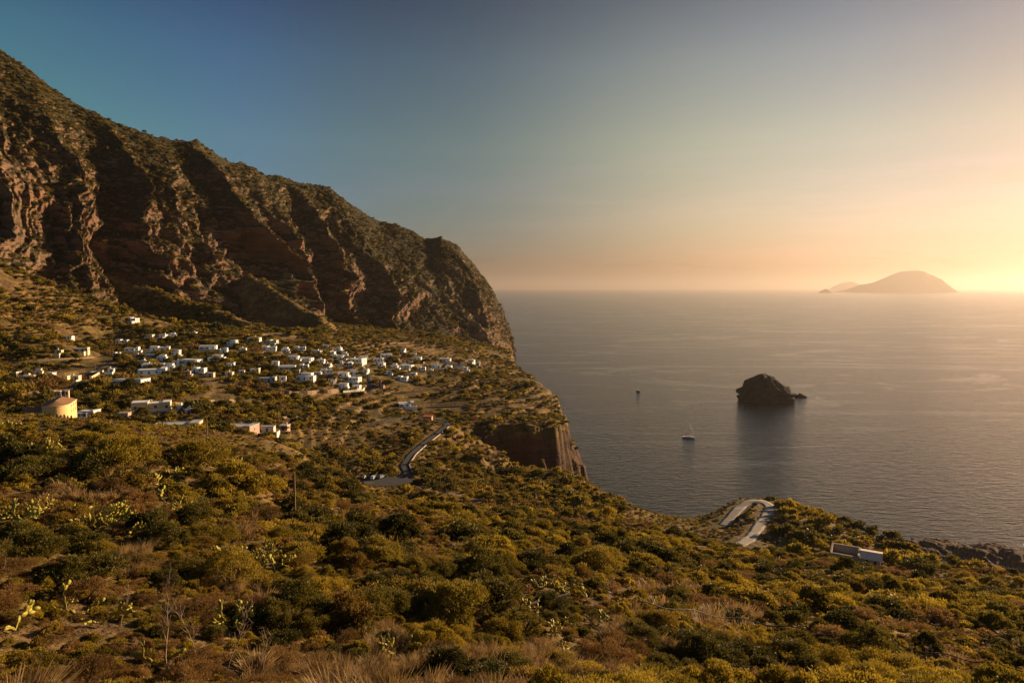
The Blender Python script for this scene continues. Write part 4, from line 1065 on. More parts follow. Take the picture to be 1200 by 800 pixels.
# ------------------------------------------------------------------ walls of the village
def ground_line(pix, n=10):
    out = []
    for (a, b) in zip(pix[:-1], pix[1:]):
        for k in range(n):
            p = hit(a[0] + (b[0] - a[0]) * k / n, a[1] + (b[1] - a[1]) * k / n)
            if p is not None: out.append(p)
    return out
for pix, w_, h_, mt, lb in [
    ([(300, 455), (325, 460), (345, 463), (375, 461), (400, 459)], 0.9, 2.6, M_STONE, 'long curved brown stone terrace wall below the middle houses'),
    ([(402, 460), (425, 458), (430, 453)], 0.6, 1.5, M_OFFW, 'bent whitewashed wall at the lower end of the alley'),
    ([(106, 444), (124, 434)], 0.6, 1.5, M_CREAM, 'cream wall lit by the sun along the lane'),
    ([(320, 490), (380, 488), (425, 496)], 0.6, 0.9, M_STONE, 'low stone wall between the fields and the olive rows'),
    ([(560, 470), (610, 466), (645, 470)], 0.6, 0.8, M_STONE, 'stone wall on the grassy plateau near the cliff edge'),
    ([(450, 462), (500, 459), (548, 456)], 0.7, 1.3, M_STONE, 'dry stone terrace wall running seaward from the foot of the alley'), ([(490, 449), (540, 446), (590, 446)], 0.6, 1.1, M_STONE, 'dry stone wall below the seaward houses'), ([(500, 478), (570, 476), (640, 482)], 0.7, 1.2, M_STONE, 'terrace wall on the plateau right of the lone long house'),
    ([(20, 462), (60, 459), (95, 456)], 0.6, 1.0, M_STONE, 'stone wall in the garden plots left of the lane, above the church'), ([(0, 426), (60, 422), (120, 419)], 0.6, 1.1, M_STONE, 'uppermost stone wall on the bare slope left of the houses'), ([(215, 451), (255, 449), (292, 450)], 0.6, 1.1, M_STONE, 'stone wall along the dark strip of field left of the long terrace wall'),
    ([(205, 474), (260, 469), (310, 471)], 0.6, 0.9, M_STONE, 'stone wall behind the ploughed field'), ([(270, 391), (330, 393), (385, 399)], 0.6, 1.1, M_STONE, 'stone wall above the topmost middle houses'), ([(420, 403), (480, 402), (540, 411)], 0.6, 1.0, M_STONE, 'stone wall crossing the slope above the seaward houses'), ([(330, 478), (390, 479), (440, 484)], 0.6, 0.9, M_STONE, 'stone wall at the back of the orchard rows')]:
    gl = ground_line(pix, 6)
    for g_ in gl:
        l_ = math.hypot(g_[0], g_[1])
        for back in (2.0, 5.0): CLEAR.append((g_[0] * (1 - back / l_), g_[1] * (1 - back / l_), 2.4))
    if len(gl) > 2: wall_along('garden_wall', gl, w_, h_, mt, lb)

# ------------------------------------------------------------------ ruin beside the promontory
rpos = hit(1008, 659)
ru = empty('ruined_house', (rpos[0], rpos[1] + 2.5, rpos[2] + 0.1), R(-30)); tag(ru, 'roofless pinkish stone ruin with one slanting pale roof left', 'ruin')
b = MB(); L0, L1, D0, D1, H = -6.4, 0.6, -3.4, 3.4, 2.1
b.box(L0, L1, D0, D0 + .45, -2, H * .85).box(L0, L1, D1 - .45, D1, -2, H * 1.15); b.prism([(L0, D0 + .451), (L0 + .45, D0 + .451), (L0 + .45, D1 - .451), (L0, D1 - .451)], -2, [H * .9, H * .9, H * 1.25, H * 1.25]).box(L1 + .001, L1 + .45, D0, D1, -2, H * 1.1)
b.box(L1 + .452, 6.2, D0 + .2, D1 - .2, -2, H * .8)
b.build('wall', M_RUIN, ru)
MB().box(L0 + .452, L1 - .002, D0 + .452, D1 - .452, -2, .35).build('rubble_floor', M_STONE, ru)
bm_ = bmesh.new(); q = [(L1 + .3, D0 - .2, H * .83), (6.6, D0 - .2, H * .83), (6.6, 0, H * 1.25), (L1 + .3, 0, H * 1.25)]
for off, nm in ((0, 'a'), ):
    for (y0, y1, z0, z1) in ((D0 - .2, 0.0, H * .83, H * 1.3), (0.002, D1 + .2, H * 1.3, H * .95)):
        vs = [bm_.verts.new(v) for v in ((L1 + .46, y0, z0), (6.6, y0, z0), (6.6, y1, z1), (L1 + .46, y1, z1), (L1 + .46, y0, z0 - .16), (6.6, y0, z0 - .16), (6.6, y1, z1 - .16), (L1 + .46, y1, z1 - .16))]
        for f in ((0, 1, 2, 3), (7, 6, 5, 4), (0, 4, 5, 1), (1, 5, 6, 2), (2, 6, 7, 3), (3, 7, 4, 0)): bm_.faces.new([vs[i] for i in f])
link('roof', bm_mesh('roof', bm_, M_RUINROOF), ru)
MB().box(2.4, 3.3, D0 + .14, D0 + .25, -.4, 1.7).build('doorway', M_GLASS, ru)
MB().box(4.6, 5.2, D0 + .14, D0 + .25, .5, 1.3).build('window', M_GLASS, ru)
CLEAR.append((rpos[0], rpos[1] + 3, 7.0))

# ------------------------------------------------------------------ poles, pipe, log
def pole(px_, base_py, top_py, Y, label, arm=True):
    p = P(px_, base_py, Y); z = float(height(np.array([p[0]]), np.array([p[1]]))[0]); top = P(px_, top_py, Y)[2]
    h = top - z; r = empty('utility_pole', (p[0], p[1], z)); tag(r, label, 'utility pole', 'wooden utility poles')
    MB().tube([(0, 0, -1), (0.03, 0, h)], 0.15, 8, 0.10).build('post', M_POLE, r)
    if arm:
        a = MB().box(-.55, .55, -.06, .06, h - .55, h - .43).build('crossarm', M_POLE, r)
        for x in (-.42, .42): MB().tube([(x, 0, h - .43), (x, 0, h - .24)], 0.05, 6).build('insulator', M_METAL, a)
    return r
pole(243, 520, 487, 150, 'tall bare utility pole standing before the grey-roofed long houses', False)
q = hit(346, 612); pole(346, 612, 553, q[1], 'rusty brown pole among the bushes of the near slope', False)
q = hit(607, 592); pole(607, 592, 569, q[1], 'pale utility pole beside the dirt track')
q = hit(516, 572); pole(516, 572, 555, q[1], 'short pale pole right of the car park')
q = hit(112, 436); pole(112, 436, 424, q[1], 'thin pole beside the asphalt lane')
q = hit(294, 454); pole(294, 454, 443, q[1], 'thin pole at the left end of the stone terrace wall')

pts = []
for k in range(60):
    t = k / 59; px_, py_ = 737 + t * 500, 711 + 88 * t - 10 * math.sin(math.pi * t) * 0.4
    p = hit(px_, py_ + 12)
    pts.append((p[0], p[1], p[2]))
pts = np.array(pts); kz = np.hanning(15); kz /= kz.sum()
pts = np.stack([np.convolve(np.pad(pts[:, i], 7, mode='edge'), kz, 'valid') for i in range(3)], 1)
pts[:, 2] += 1.5 + 0.15 * np.sin(np.arange(60) * 0.9)
tag(MB().tube([tuple(p) for p in pts], 0.05, 6).build('water_pipe', M_BLACK), 'long thin black water pipe running over the shrubs', 'pipe')
a, b_ = hit(598, 724), hit(668, 710)
tag(MB().tube([(a[0], a[1], a[2] + .6), ((a[0] + b_[0]) / 2, (a[1] + b_[1]) / 2, (a[2] + b_[2]) / 2 + 1.0), (b_[0], b_[1], b_[2] + 1.15)], 0.13, 7, 0.09).build('fallen_log', plain('charred_wood', (0.028, 0.02, 0.016), 0.9, 0.4, 3)), 'dark slanting log lying between prickly pears', 'log')

# ------------------------------------------------------------------ cars
def make_car(mat, seed):
    r = empty('parked_car')
    prof = [(-2.1, .35), (-2.1, .85), (-1.75, .98), (-1.25, 1.42), (.35, 1.46), (1.05, .98), (1.95, .86), (2.1, .62), (2.1, .35)]
    bm_ = bmesh.new()
    A = [bm_.verts.new((x, -.82 + (0.13 if z > 1.1 else 0), z)) for x, z in prof]; B = [bm_.verts.new((x, .82 - (0.13 if z > 1.1 else 0), z)) for x, z in prof]
    n = len(prof)
    for i in range(n): bm_.faces.new((A[i], A[(i + 1) % n], B[(i + 1) % n], B[i]))
    bm_.faces.new(list(reversed(A))); bm_.faces.new(B)
    link('body', bm_mesh('body', bm_, mat), r)
    for s_ in (-1, 1): MB().prism([(-1.2, s_ * .80), (.75, s_ * .80), (.75, s_ * .84), (-1.2, s_ * .84)], 1.0, 1.36).build('side_window', M_GLASS, r)
    MB().prism([(.45, -.6), (.98, -.7), (.98, .7), (.45, .6)], 1.12, [1.43, 1.06, 1.06, 1.43]).build('windscreen', M_GLASS, r)
    for x in (-1.3, 1.35):
        for y in (-.80, .80): MB().tube([(x, y - .1, .33), (x, y + .1, .33)], .33, 12).build('wheel', M_BLACK, r)
    for y in (-.55, .55): MB().box(2.08, 2.13, y - .15, y + .15, .6, .75).build('headlight', M_ROOFW, r)
    return r
CARP = {'white': plain('white_car_paint', (0.75, 0.75, 0.74), 0.3, 0.03, 1, 0.5), 'red': plain('red_car_paint', (0.55, 0.03, 0.02), 0.3, 0.05, 1, 0.5), 'grey': plain('grey_car_paint', (0.25, 0.26, 0.27), 0.3, 0.05, 1, 0.5), 'beige': plain('beige_car_paint', (0.5, 0.42, 0.3), 0.3, 0.05, 1, 0.5)}
for px_, py_, c_, rz, lb in [(428, 560, 'beige', 70, 'beige car parked leftmost on the asphalt car park'), (438, 561, 'white', 75, 'white car parked between two others on the car park'), (447, 560, 'grey', 65, 'grey car parked near the end of the curved road'),
                             (98, 444, 'red', 40, 'bright red car on the lane behind the church'), (110, 437, 'white', 42, 'white car parked beside the lane wall')]:
    p = hit(px_, py_); r = make_car(CARP[c_], 1); r.location = (p[0], p[1], p[2] + .16); r.rotation_euler = (0, 0, R(rz)); tag(r, lb, 'car', 'parked cars')
p = hit(501, 492); sh = empty('shed', (p[0], p[1] + 2, p[2]), R(-6)); tag(sh, 'small shed with a bright red roof beside the road', 'shed')
MB().box(-3, 3, -2, 2, -2, 2.3).build('wall', M_PINK, sh); MB().box(-3.3, 3.3, -2.3, 2.3, 2.303, 2.55).build('roof', plain('red_sheet', (0.5, 0.12, 0.06), 0.8, 0.1), sh); MB().box(-.5, .5, -2.06, -1.95, -.1, 1.9).build('door', M_DOOR, sh)
CLEAR.append((p[0], p[1], 5))

# ------------------------------------------------------------------ boats
def make_hull(bm_, L, B, H, n=14):
    rings = []
    for i in range(n + 1):
        t = i / n; x = -L / 2 + L * t
        b = B / 2 * (1 - max(0, (t - .45) / .55) ** 2.2) * (0.82 + 0.18 * min(1, t / .3)); sheer = H * (1 + .35 * t ** 2)
        b = max(b, 0.03)
        rings.append([bm_.verts.new(v) for v in ((x, -b, sheer), (x, -b * .92, sheer * .35), (x, -b * .55, -.35), (x, b * .55, -.35), (x, b * .92, sheer * .35), (x, b, sheer))])
    for a, c in zip(rings[:-1], rings[1:]):
        for k in range(5): bm_.faces.new((a[k], a[k + 1], c[k + 1], c[k]))
        bm_.faces.new((a[5], a[0], c[0], c[5]))
    bm_.faces.new(rings[0]); bm_.faces.new(list(reversed(rings[-1])))
M_HULLW = plain('white_gelcoat', (0.75, 0.74, 0.72), 0.35, 0.04, 1, 0.5); M_HULLD = plain('dark_hull', (0.03, 0.035, 0.045), 0.35, 0.1, 1, 0.5); M_ORANGE = plain('orange_canvas', (0.55, 0.18, 0.07), 0.85, 0.1, 2)
bp_ = P(807, 513.5, 0.0 + 150 * math.cos(0) * 1 / ((513.5 - 339) / 800) )
def sea_point(px_, py_):
    k = P(px_, py_, 1.0); Y = CAM_Z / (CAM_Z - k[2]); return P(px_, py_, Y)
bp_ = sea_point(807, 513); yb = empty('sailing_yacht', (bp_[0], bp_[1], 0), R(-28)); tag(yb, 'white anchored sailing yacht with bare mast and orange deck cover', 'sailing boat')
bm_ = bmesh.new(); make_hull(bm_, 12.2, 3.8, 1.25); link('hull', bm_mesh('hull', bm_, M_HULLW), yb)
MB().box(-5.6, 5.2, -1.9, 1.9, -.1, .28, taper=.1).build('waterline_stripe', M_HULLD, yb)
cb = MB().prism([(-2.8, -1.2), (2.6, -.85), (3.2, 0), (2.6, .85), (-2.8, 1.2)], 1.2, 1.95).build('cabin', M_HULLW, yb)
MB().box(-2.2, 1.9, -1.22, -1.0, 1.5, 1.75).build('window', M_GLASS, cb)
MB().tube([(.6, 0, 1.9), (.6, 0, 15.5)], .11, 8, .07).build('mast', M_METAL, yb)
MB().tube([(.6, 0, 3.2), (-4.4, 0, 3.0)], .08, 6).build('boom', M_METAL, yb)
MB().tube([(.3, 0, 3.42), (-2, 0, 3.4), (-4.2, 0, 3.25)], .26, 8, .18).build('furled_sail', M_ORANGE, yb)
MB().box(-5.0, -2.9, -1.4, 1.4, 2.9, 3.0).build('bimini', M_ORANGE, yb)
MB().tube([(5.9, 0, 1.75), (.6, 0, 15.2)], .035, 4).tube([(-5.9, 0, 1.35), (.6, 0, 15.4)], .035, 4).build('rigging', M_METAL, yb)
bp_ = sea_point(748, 459); mb = empty('motorboat', (bp_[0], bp_[1], 0), R(-62)); tag(mb, 'small dark boat with a pale canopy, alone beyond the yacht', 'motorboat')
bm_ = bmesh.new(); make_hull(bm_, 8.2, 2.7, 1.15); link('hull', bm_mesh('hull', bm_, M_HULLD), mb)
cb = MB().prism([(-2.2, -1.0), (1.0, -.9), (1.6, 0), (1.0, .9), (-2.2, 1.0)], 1.1, 2.3).build('cabin', M_HULLD, mb); MB().box(-2.6, 1.2, -1.1, 1.1, 2.303, 2.5).build('canopy', M_HULLW, mb)
MB().tube([(-.6, 0, 2.5), (-.6, 0, 8.2)], .07, 6, .04).build('mast', M_METAL, mb); MB().box(-1.6, .6, -1.05, -.93, 1.5, 2.1).build('window', M_GLASS, cb)

# ------------------------------------------------------------------ sea stack, reefs, far islands
M_STACK = Mat('stack_rock'); v_ = M_STACK.coord(); M_STACK.col(M_STACK.mix(M_STACK.noise(v_, 0.12, 7, 0.7), (0.016, 0.012, 0.010), (0.055, 0.037, 0.027))); M_STACK.bump(M_STACK.noise(v_, 0.5, 7, 0.7), 0.9, 1.6); M_STACK = M_STACK.m
def rock_island(name, px0, px1, pybase, prof, depth, label, cat, res=150, rough=1.0, mat=None):
    """heights along the photo's outline (px, py) carried round a rounded plan"""
    c = sea_point((px0 + px1) / 2, pybase); Y = c[1]; pm_ = Y / F
    n = res; a = np.linspace(0, 2 * np.pi, 2 * n, endpoint=False)[None, :]; q = np.linspace(0, 1, n)[:, None]
    hw = (px1 - px0) / 2 * pm_
    qq = q ** 0.8
    x = hw * qq * np.cos(a); y = depth * qq * np.sin(a)
    wx = x + 0; X = x + c[0]
    pxx = 600 + (x / hw) * (px1 - px0) / 2 + (px0 + px1) / 2 - 600
    hp = np.interp(pxx, [p_[0] for p_ in prof], [(pybase - p_[1]) * pm_ for p_ in prof])
    edge = 1 - qq ** 9
    sidey = np.sqrt(np.maximum(0, 1 - (y / depth) ** 2 * 0.72))
    n1 = ridged(X / 16, y / 16, octaves=5, gain=.6) - .5; n2 = fbm(X / 5, y / 5, octaves=3)
    z = hp * np.minimum(sidey, 1) * edge ** 0.42 + (3.4 * n1 + 1.0 * n2) * rough * np.minimum(1, hp / 8) * (q > 0) - 1.5 * (1 - edge)
    k = 1 + 0.26 * (0.3 + 0.7 * qq) * fbm(np.cos(a) * 2.6 + 0 * q, np.sin(a) * 2.6, z / 8, octaves=4)
    x, y = x * k, y * k
    z[-1] = -4
    V = np.stack([x, y, z], -1); f = grid_faces(n, 2 * n)
    i = np.arange(n - 1) * 2 * n; wrap = np.stack([i + 2 * n - 1, i, i + 2 * n, i + 4 * n - 1], 1)
    o = link(name, np_mesh(name, V.reshape(-1, 3), np.concatenate([f, wrap])[:, ::-1], mat or M_STACK, False)); o.location = (c[0], c[1], 0)
    return tag(o, label, cat)
rock_island('sea_stack', 867, 928, 469, [(865, 462), (868, 458), (870, 450), (874, 447), (882, 442), (892, 438.5), (898, 438.5), (904, 441), (912, 447), (919, 452.5), (923, 453), (926, 453), (928, 458), (929, 468)], 26, 'big dark domed sea stack rising from the bay', 'sea stack', 120)
rock_island('reef_rock', 926, 936, 465, [(926, 464), (929, 460.5), (932, 461), (936, 463)], 4, 'low dark reef rock touching the right side of the sea stack', 'rock', 40, .35)
rock_island('reef_rock', 934, 946, 465, [(934, 463.5), (937, 460.5), (941, 462), (946, 464.8)], 4, 'low pointed reef rock at the tip of the stack tail', 'rock', 40, .35)
rock_island('reef_rock', 865.5, 870, 466.5, [(865, 466), (867, 463.5), (870, 465)], 3, 'tiny reef rock at the left foot of the sea stack', 'rock', 40, .3)

M_FAR = plain('far_island', (0.10, 0.085, 0.055), 0.95, 0.3, 0.002)
def far_island(name, prof, Y, depth, base=339.4):
    """an island on the horizon as a hill range of real breadth"""
    n, mrows = 160, 40
    px_ = np.linspace(prof[0][0], prof[-1][0], n); py_ = np.interp(px_, [p_[0] for p_ in prof], [p_[1] for p_ in prof])
    x = (px_ - 600) / F * Y; hgt_ = np.maximum(0, (base - py_)) / F * Y / cp
    v = np.linspace(-1, 1, mrows)[:, None]
    X = np.repeat(x[None, :], mrows, 0); Yy = Y + v * depth * (0.35 + 0.65 * np.sqrt(hgt_ / hgt_.max()))[None, :]
    Z = hgt_[None, :] * (1 - np.abs(v) ** 1.25) + 0.24 * hgt_[None, :] * fbm(X / 700, Yy / 700, octaves=5) * (1 - np.abs(v)) * np.minimum(1, np.abs(v) * 4)
    Z[0] = Z[-1] = -20; Z[:, 0] = Z[:, -1] = -20
    o = link(name, np_mesh(name, np.stack([X, Yy, Z], -1).reshape(-1, 3), grid_faces(mrows, n), M_FAR, True))
    return tag(o, kind='structure')
far_island('far_island_hills', [(972, 339.5), (980, 338.2), (990, 336.2), (1000, 333), (1006, 330.5), (1014, 329.6), (1022, 328), (1032, 323.5), (1045, 318), (1054, 315), (1062, 314.2), (1072, 313.8), (1080, 315), (1090, 319.3), (1100, 324.5), (1108, 330), (1113, 335), (1116, 339.5)], 24000, 800)
far_island('far_islet_hills', [(957, 339.5), (962, 336.5), (967, 334.4), (971, 336.5), (975, 339.5)], 22000, 200)
far_island('farther_island_hills', [(968, 339.5), (976, 334), (986, 330), (996, 328.6), (1004, 331), (1016, 339.5)], 40000, 900)
# ------------------------------------------------------------------ planting
def ground_pts(xy, keep=None):
    z, cl, rd = height(xy[:, 0], xy[:, 1], True)
    return z, cl

def hidden_sites(x, y, z, extra=2.0):
    """True where the ground between the viewpoint and the site rises well above the sight line"""
    hid = np.zeros(x.shape, bool)
    for t in (0.15, 0.3, 0.45, 0.55, 0.65, 0.74, 0.82, 0.88, 0.93, 0.965):
        hz_ = height(x * t, y * t); hid |= hz_ > CAM_Z + (z + extra - CAM_Z) * t + 3.0
    return hid

def pick_kind(x, y, px_, py_, rng):
    """which shrub grows where: drier and browner at the foot of the view and in patches, lush on the spur crest and the promontory"""
    n = len(x)
    dry = 0.9 * fbm(x / 30.0, y / 30.0, octaves=3) + 0.55 * smooth(640, 790, py_) * smooth(760, 300, px_) - 0.12
    dry += 0.30 * smooth(560, 640, py_) * smooth(330, 120, px_)
    dry -= 0.5 * np.exp(-((px_ - 160) / 110.0) ** 2 - ((py_ - 515) / 26.0) ** 2) + 0.4 * np.exp(-((px_ - 480) / 130.0) ** 2 - ((py_ - 665) / 55.0) ** 2)
    lush = fbm(x / 22.0 + 9, y / 22.0, octaves=2)
    u = rng.random(n)
    k = np.where(dry + 0.35 * (u - 0.5) > 0.13, 3, np.where(lush + 0.5 * (u - 0.5) > 0.12, 2, np.where(lush + 0.6 * (u - 0.5) < -0.12, 1, 0)))
    return k
KINDS = ['macchia', 'dark', 'golden', 'russet']

rng5 = np.random.default_rng(55)
ORCH = []
for row, (x0, x1, y0) in enumerate(((335, 420, 505), (338, 425, 511), (342, 430, 518))):
    for j in range(9):
        bx = x0 + (x1 - x0) * j / 8; p = hit(bx, y0 + 0.02 * (bx - x0), 262.0)
        if p is not None: ORCH.append((row, j, p)); CLEAR.append((p[0], p[1], 4.6)); CLEAR.append((p[0], p[1] - 6, 4.0))
q_ = P(888, 591, 244); CLEAR.append((q_[0], q_[1], 6.5))
sites = np.concatenate([jitter_sites(14, 62, 1.75, 2.2, seed=1), jitter_sites(62, 190, 2.3, 3.1, seed=2), jitter_sites(190, 440, 3.1, 4.0, seed=3)])
z, cl = ground_pts(sites)
px_, py_ = to_pixel(sites[:, 0], sites[:, 1], z)
r_ = np.hypot(sites[:, 0], sites[:, 1])
ok = clear_of(sites[:, 0], sites[:, 1], 0.8) & (z > 3) & ~hidden_sites(sites[:, 0], sites[:, 1], z) & (px_ > -130) & (px_ < 1330)
ok &= (cl < 0.6) | (rng5.random(len(z)) < 0.35)
farside = FARS(sites[:, 0], sites[:, 1]) > NEARS(sites[:, 0], sites[:, 1])
ok &= ~(farside & (r_ > 260) & (rng5.random(len(z)) < 0.45))
# clearings where straw and bare soil show
gap = fbm(sites[:, 0] / 9.0, sites[:, 1] / 9.0, octaves=2)
ok &= gap < 0.46
# the near spur stays low along its crest, so that the church and the first houses look over it
CREST = [(-300, 486), (0, 488), (30, 492), (42, 500), (92, 502), (102, 490), (132, 488), (172, 507), (200, 512), (240, 514), (300, 522), (330, 528), (400, 548), (430, 574), (475, 582), (520, 580), (600, 560), (2000, 500)]
def below_crest(x, y, z, h, rr_):
    _, top = to_pixel(x, y, z + h); bx, _b = to_pixel(x, y, z)
    return (rr_ > 262) | (top > np.interp(bx, [c[0] for c in CREST], [c[1] for c in CREST]))
ok &= below_crest(sites[:, 0], sites[:, 1], z, 1.7, r_)
sites, z, px_, py_, r_ = sites[ok], z[ok], px_[ok], py_[ok], r_[ok]
kind = pick_kind(sites[:, 0], sites[:, 1], px_, py_, rng5)
size = np.exp(rng5.normal(0.20, 0.42, len(z))) * (0.85 + 0.35 * smooth(40, 160, r_)) * (1 + 0.25 * fbm(sites[:, 0] / 18, sites[:, 1] / 18, octaves=2))
for k_ in (2.0, 2.6, 3.2): size = np.where(below_crest(sites[:, 0], sites[:, 1], z, k_, r_), size, np.minimum(size, k_ * 0.55))
for cx_, cy_, cr_ in CLEAR_LOW: size = np.where((sites[:, 0] - cx_) ** 2 + (sites[:, 1] - cy_) ** 2 < cr_ ** 2, np.minimum(size, 0.8), size)
size = np.where((px_ > 735) & (px_ < 900) & (py_ < 640) & (r_ > 205), np.minimum(size, 0.75), size)
size = np.minimum(np.clip(size, 0.4, 2.8), 0.062 * r_) * np.where(kind == 3, 0.72, 1.0)

# hand placed large bushes that the photograph singles out: photo foot, width in the photo, kind, label
BIG = [(132, 548, 92, 'golden', 'broad sunlit yellow-green bush left of the bare utility pole', 1.0), (222, 545, 80, 'golden', 'yellow-green bush in front of the bare utility pole', 0.9), (30, 560, 70, 'dark', 'dark bush behind the leftmost prickly pears', 0.8),
       (405, 652, 84, 'dark', 'round dark green bush in the middle of the near slope', 0.95), (535, 735, 105, 'macchia', 'large rounded olive bush with a deep shaded side, right of the dead branches', 1.0), (440, 725, 80, 'dark', 'dark domed bush directly left of the large olive bush', 0.9),
       (300, 615, 60, 'russet', 'brown dry bush below the rusty brown pole', 0.8), (700, 672, 66, 'macchia', 'olive bush above the slanting dark log', 0.9), (620, 670, 60, 'dark', 'dark green bush just above the log and its prickly pears', 0.8),
       (80, 690, 100, 'dark', 'wide dark bush in the lower left corner of the slope', 0.75), (926, 598, 17, 'golden', 'tall bush on the outer side of the hairpin bend', 1.3), (880, 612, 13, 'dark', 'rounded bush inside the hairpin bend', 0.8), (1085, 672, 52, 'dark', 'dark windswept bush at the right-hand cliff edge', 0.6),
       (600, 560, 34, 'dark', 'dark rounded thicket on the valley hump below the cliff', 0.8), (632, 560, 20, 'dark', 'dark thicket at the right end of the valley hump', 1.1)]
for bx, by, bw, bk, lb, hs in BIG:
    p = hit(bx, by)
    if p is None: continue
    rad_ = bw * p[1] / F / 2
    me = FAM[bk]['near' if p[1] < 140 else 'mid'][0]
    o = link(bk + '_bush' if bk != 'macchia' else 'macchia_bush', me); o.name = 'bush'
    o.location = (p[0], p[1] + rad_ * 0.5, p[2] - 0.22 * rad_); o.scale = (rad_, rad_, rad_ * hs * 1.15); o.rotation_euler = (0, 0, float(rng5.uniform(0, 6.28)))
    tag(o, lb, 'bush', 'large bushes')
    s = link('stems', STEMS[int(rng5.integers(3))], o)
    keep = np.hypot(sites[:, 0] - p[0], sites[:, 1] - p[1] - rad_ * .5) > rad_ * 0.8
    sites, z, px_, py_, r_, kind, size = [a[keep] for a in (sites, z, px_, py_, r_, kind, size)]

# prickly pears: photo position and size in the photo
PEARS = [(52, 530, 22, 0, 'spreading prickly pear in full sun below the church'), (14, 538, 22, 1, 'prickly pear at the left picture edge, below the church'), (4, 506, 16, 2, 'prickly pear cut by the left picture edge, beside the church roof'), (78, 528, 12, 3, 'small prickly pear right of the spreading one'),
         (22, 612, 34, 1, 'prickly pear with upright pads above the dark corner bush'), (52, 600, 20, 2, 'tall narrow prickly pear with a single long arm'), (112, 618, 40, 0, 'big yellow-green prickly pear with pads spread sideways'), (135, 608, 26, 1, 'prickly pear crowding the big yellow-green one'), (155, 625, 18, 3, 'low prickly pear right of the big yellow-green one'),
         (205, 560, 15, 2, 'prickly pear among brown shrubs, uphill of the row'), (185, 568, 16, 3, 'small prickly pear at the left end of the row'), (235, 552, 14, 3, 'prickly pear behind the row, nearest the utility pole'), (270, 556, 22, 1, 'pale prickly pear right of the bare utility pole'), (285, 548, 16, 2, 'small prickly pear at the top of the slope right of the utility pole'),
         (135, 545, 12, 4, 'tiny prickly pear under the broad yellow-green bush'), (215, 600, 16, 2, 'prickly pear at the lower end of the row'), (195, 590, 14, 4, 'few-padded prickly pear in the dry gap'), (285, 664, 26, 0, 'dense prickly pear left of the round dark bush'), (310, 655, 24, 1, 'pale prickly pear touching the round dark bush'), (325, 668, 20, 2, 'prickly pear in front of the dense ones'), (265, 655, 18, 3, 'prickly pear at the left of the dense ones'),
         (268, 735, 22, 1, 'prickly pear beside the red-brown stalks'), (118, 735, 18, 4, 'yellowish single-armed prickly pear in the brown shrubs'), (80, 712, 18, 4, 'thin prickly pear with two upright arms, lower left'), (192, 782, 12, 4, 'prickly pear with one round pad at the bottom edge'), (18, 742, 16, 4, 'thin prickly pear at the lower left picture edge'), (100, 722, 16, 4, 'upright prickly pear between the two thin ones'),
         (640, 690, 22, 1, 'pale prickly pear above the slanting log'), (662, 698, 22, 2, 'prickly pear at the upper end of the log'), (625, 722, 20, 2, 'prickly pear under the middle of the log'), (652, 745, 26, 1, 'prickly pear below the log'), (688, 700, 14, 3, 'small prickly pear right of the log'), (700, 735, 18, 3, 'prickly pear right of the one below the log'), (668, 762, 18, 3, 'prickly pear lowest on the slope below the log'),
         (465, 770, 26, 2, 'shaded prickly pear beside the dead branches'), (505, 785, 22, 3, 'prickly pear at the bottom edge below the dead branches'), (372, 660, 14, 3, 'prickly pear right of the round dark bush'), (455, 640, 12, 3, 'small prickly pear up the slope, above the dark domed bush'), (800, 690, 12, 3, 'small prickly pear on the right-hand slope'), (770, 720, 12, 4, 'lone prickly pear left of the pipe')]
for bx, by, bw, v_, lb in PEARS:
    p = hit(bx, by)
    if p is None: continue
    s_ = min(1.7, max(0.75, bw * p[1] / F / (2.9, 2.5, 2.0, 1.6, 1.2)[v_] * 1.15))
    o = link('prickly_pear', CACT[v_]); o.location = (p[0], p[1], p[2] + 0.35); o.scale = (s_,) * 3; o.rotation_euler = (0, 0, float(rng5.uniform(0, 6.28)))
    tag(o, lb, 'cactus', 'prickly pears on the near slope')
    d = np.hypot(sites[:, 0] - p[0], sites[:, 1] - p[1]); t = ((sites[:, 0] * p[0] + sites[:, 1] * p[1]) / (p[0] ** 2 + p[1] ** 2)); lat = np.abs(sites[:, 0] * p[1] - sites[:, 1] * p[0]) / np.hypot(p[0], p[1])
    near_front = (t < 1) & (t > 1 - 4.5 / p[1]) & (lat < 0.9 * s_)
    for k_ in (0.0, 1.3 * s_, 2.6 * s_): CLEAR.append((p[0] * (1 - k_ / p[1]), p[1] - k_, 0.5 * s_ * (1.5, 1.3, 1.1, .9, .7)[v_]))
    keep = (d > 0.75 * s_ + 0.5) & ~near_front
    sites, z, px_, py_, r_, kind, size = [a[keep] for a in (sites, z, px_, py_, r_, kind, size)]

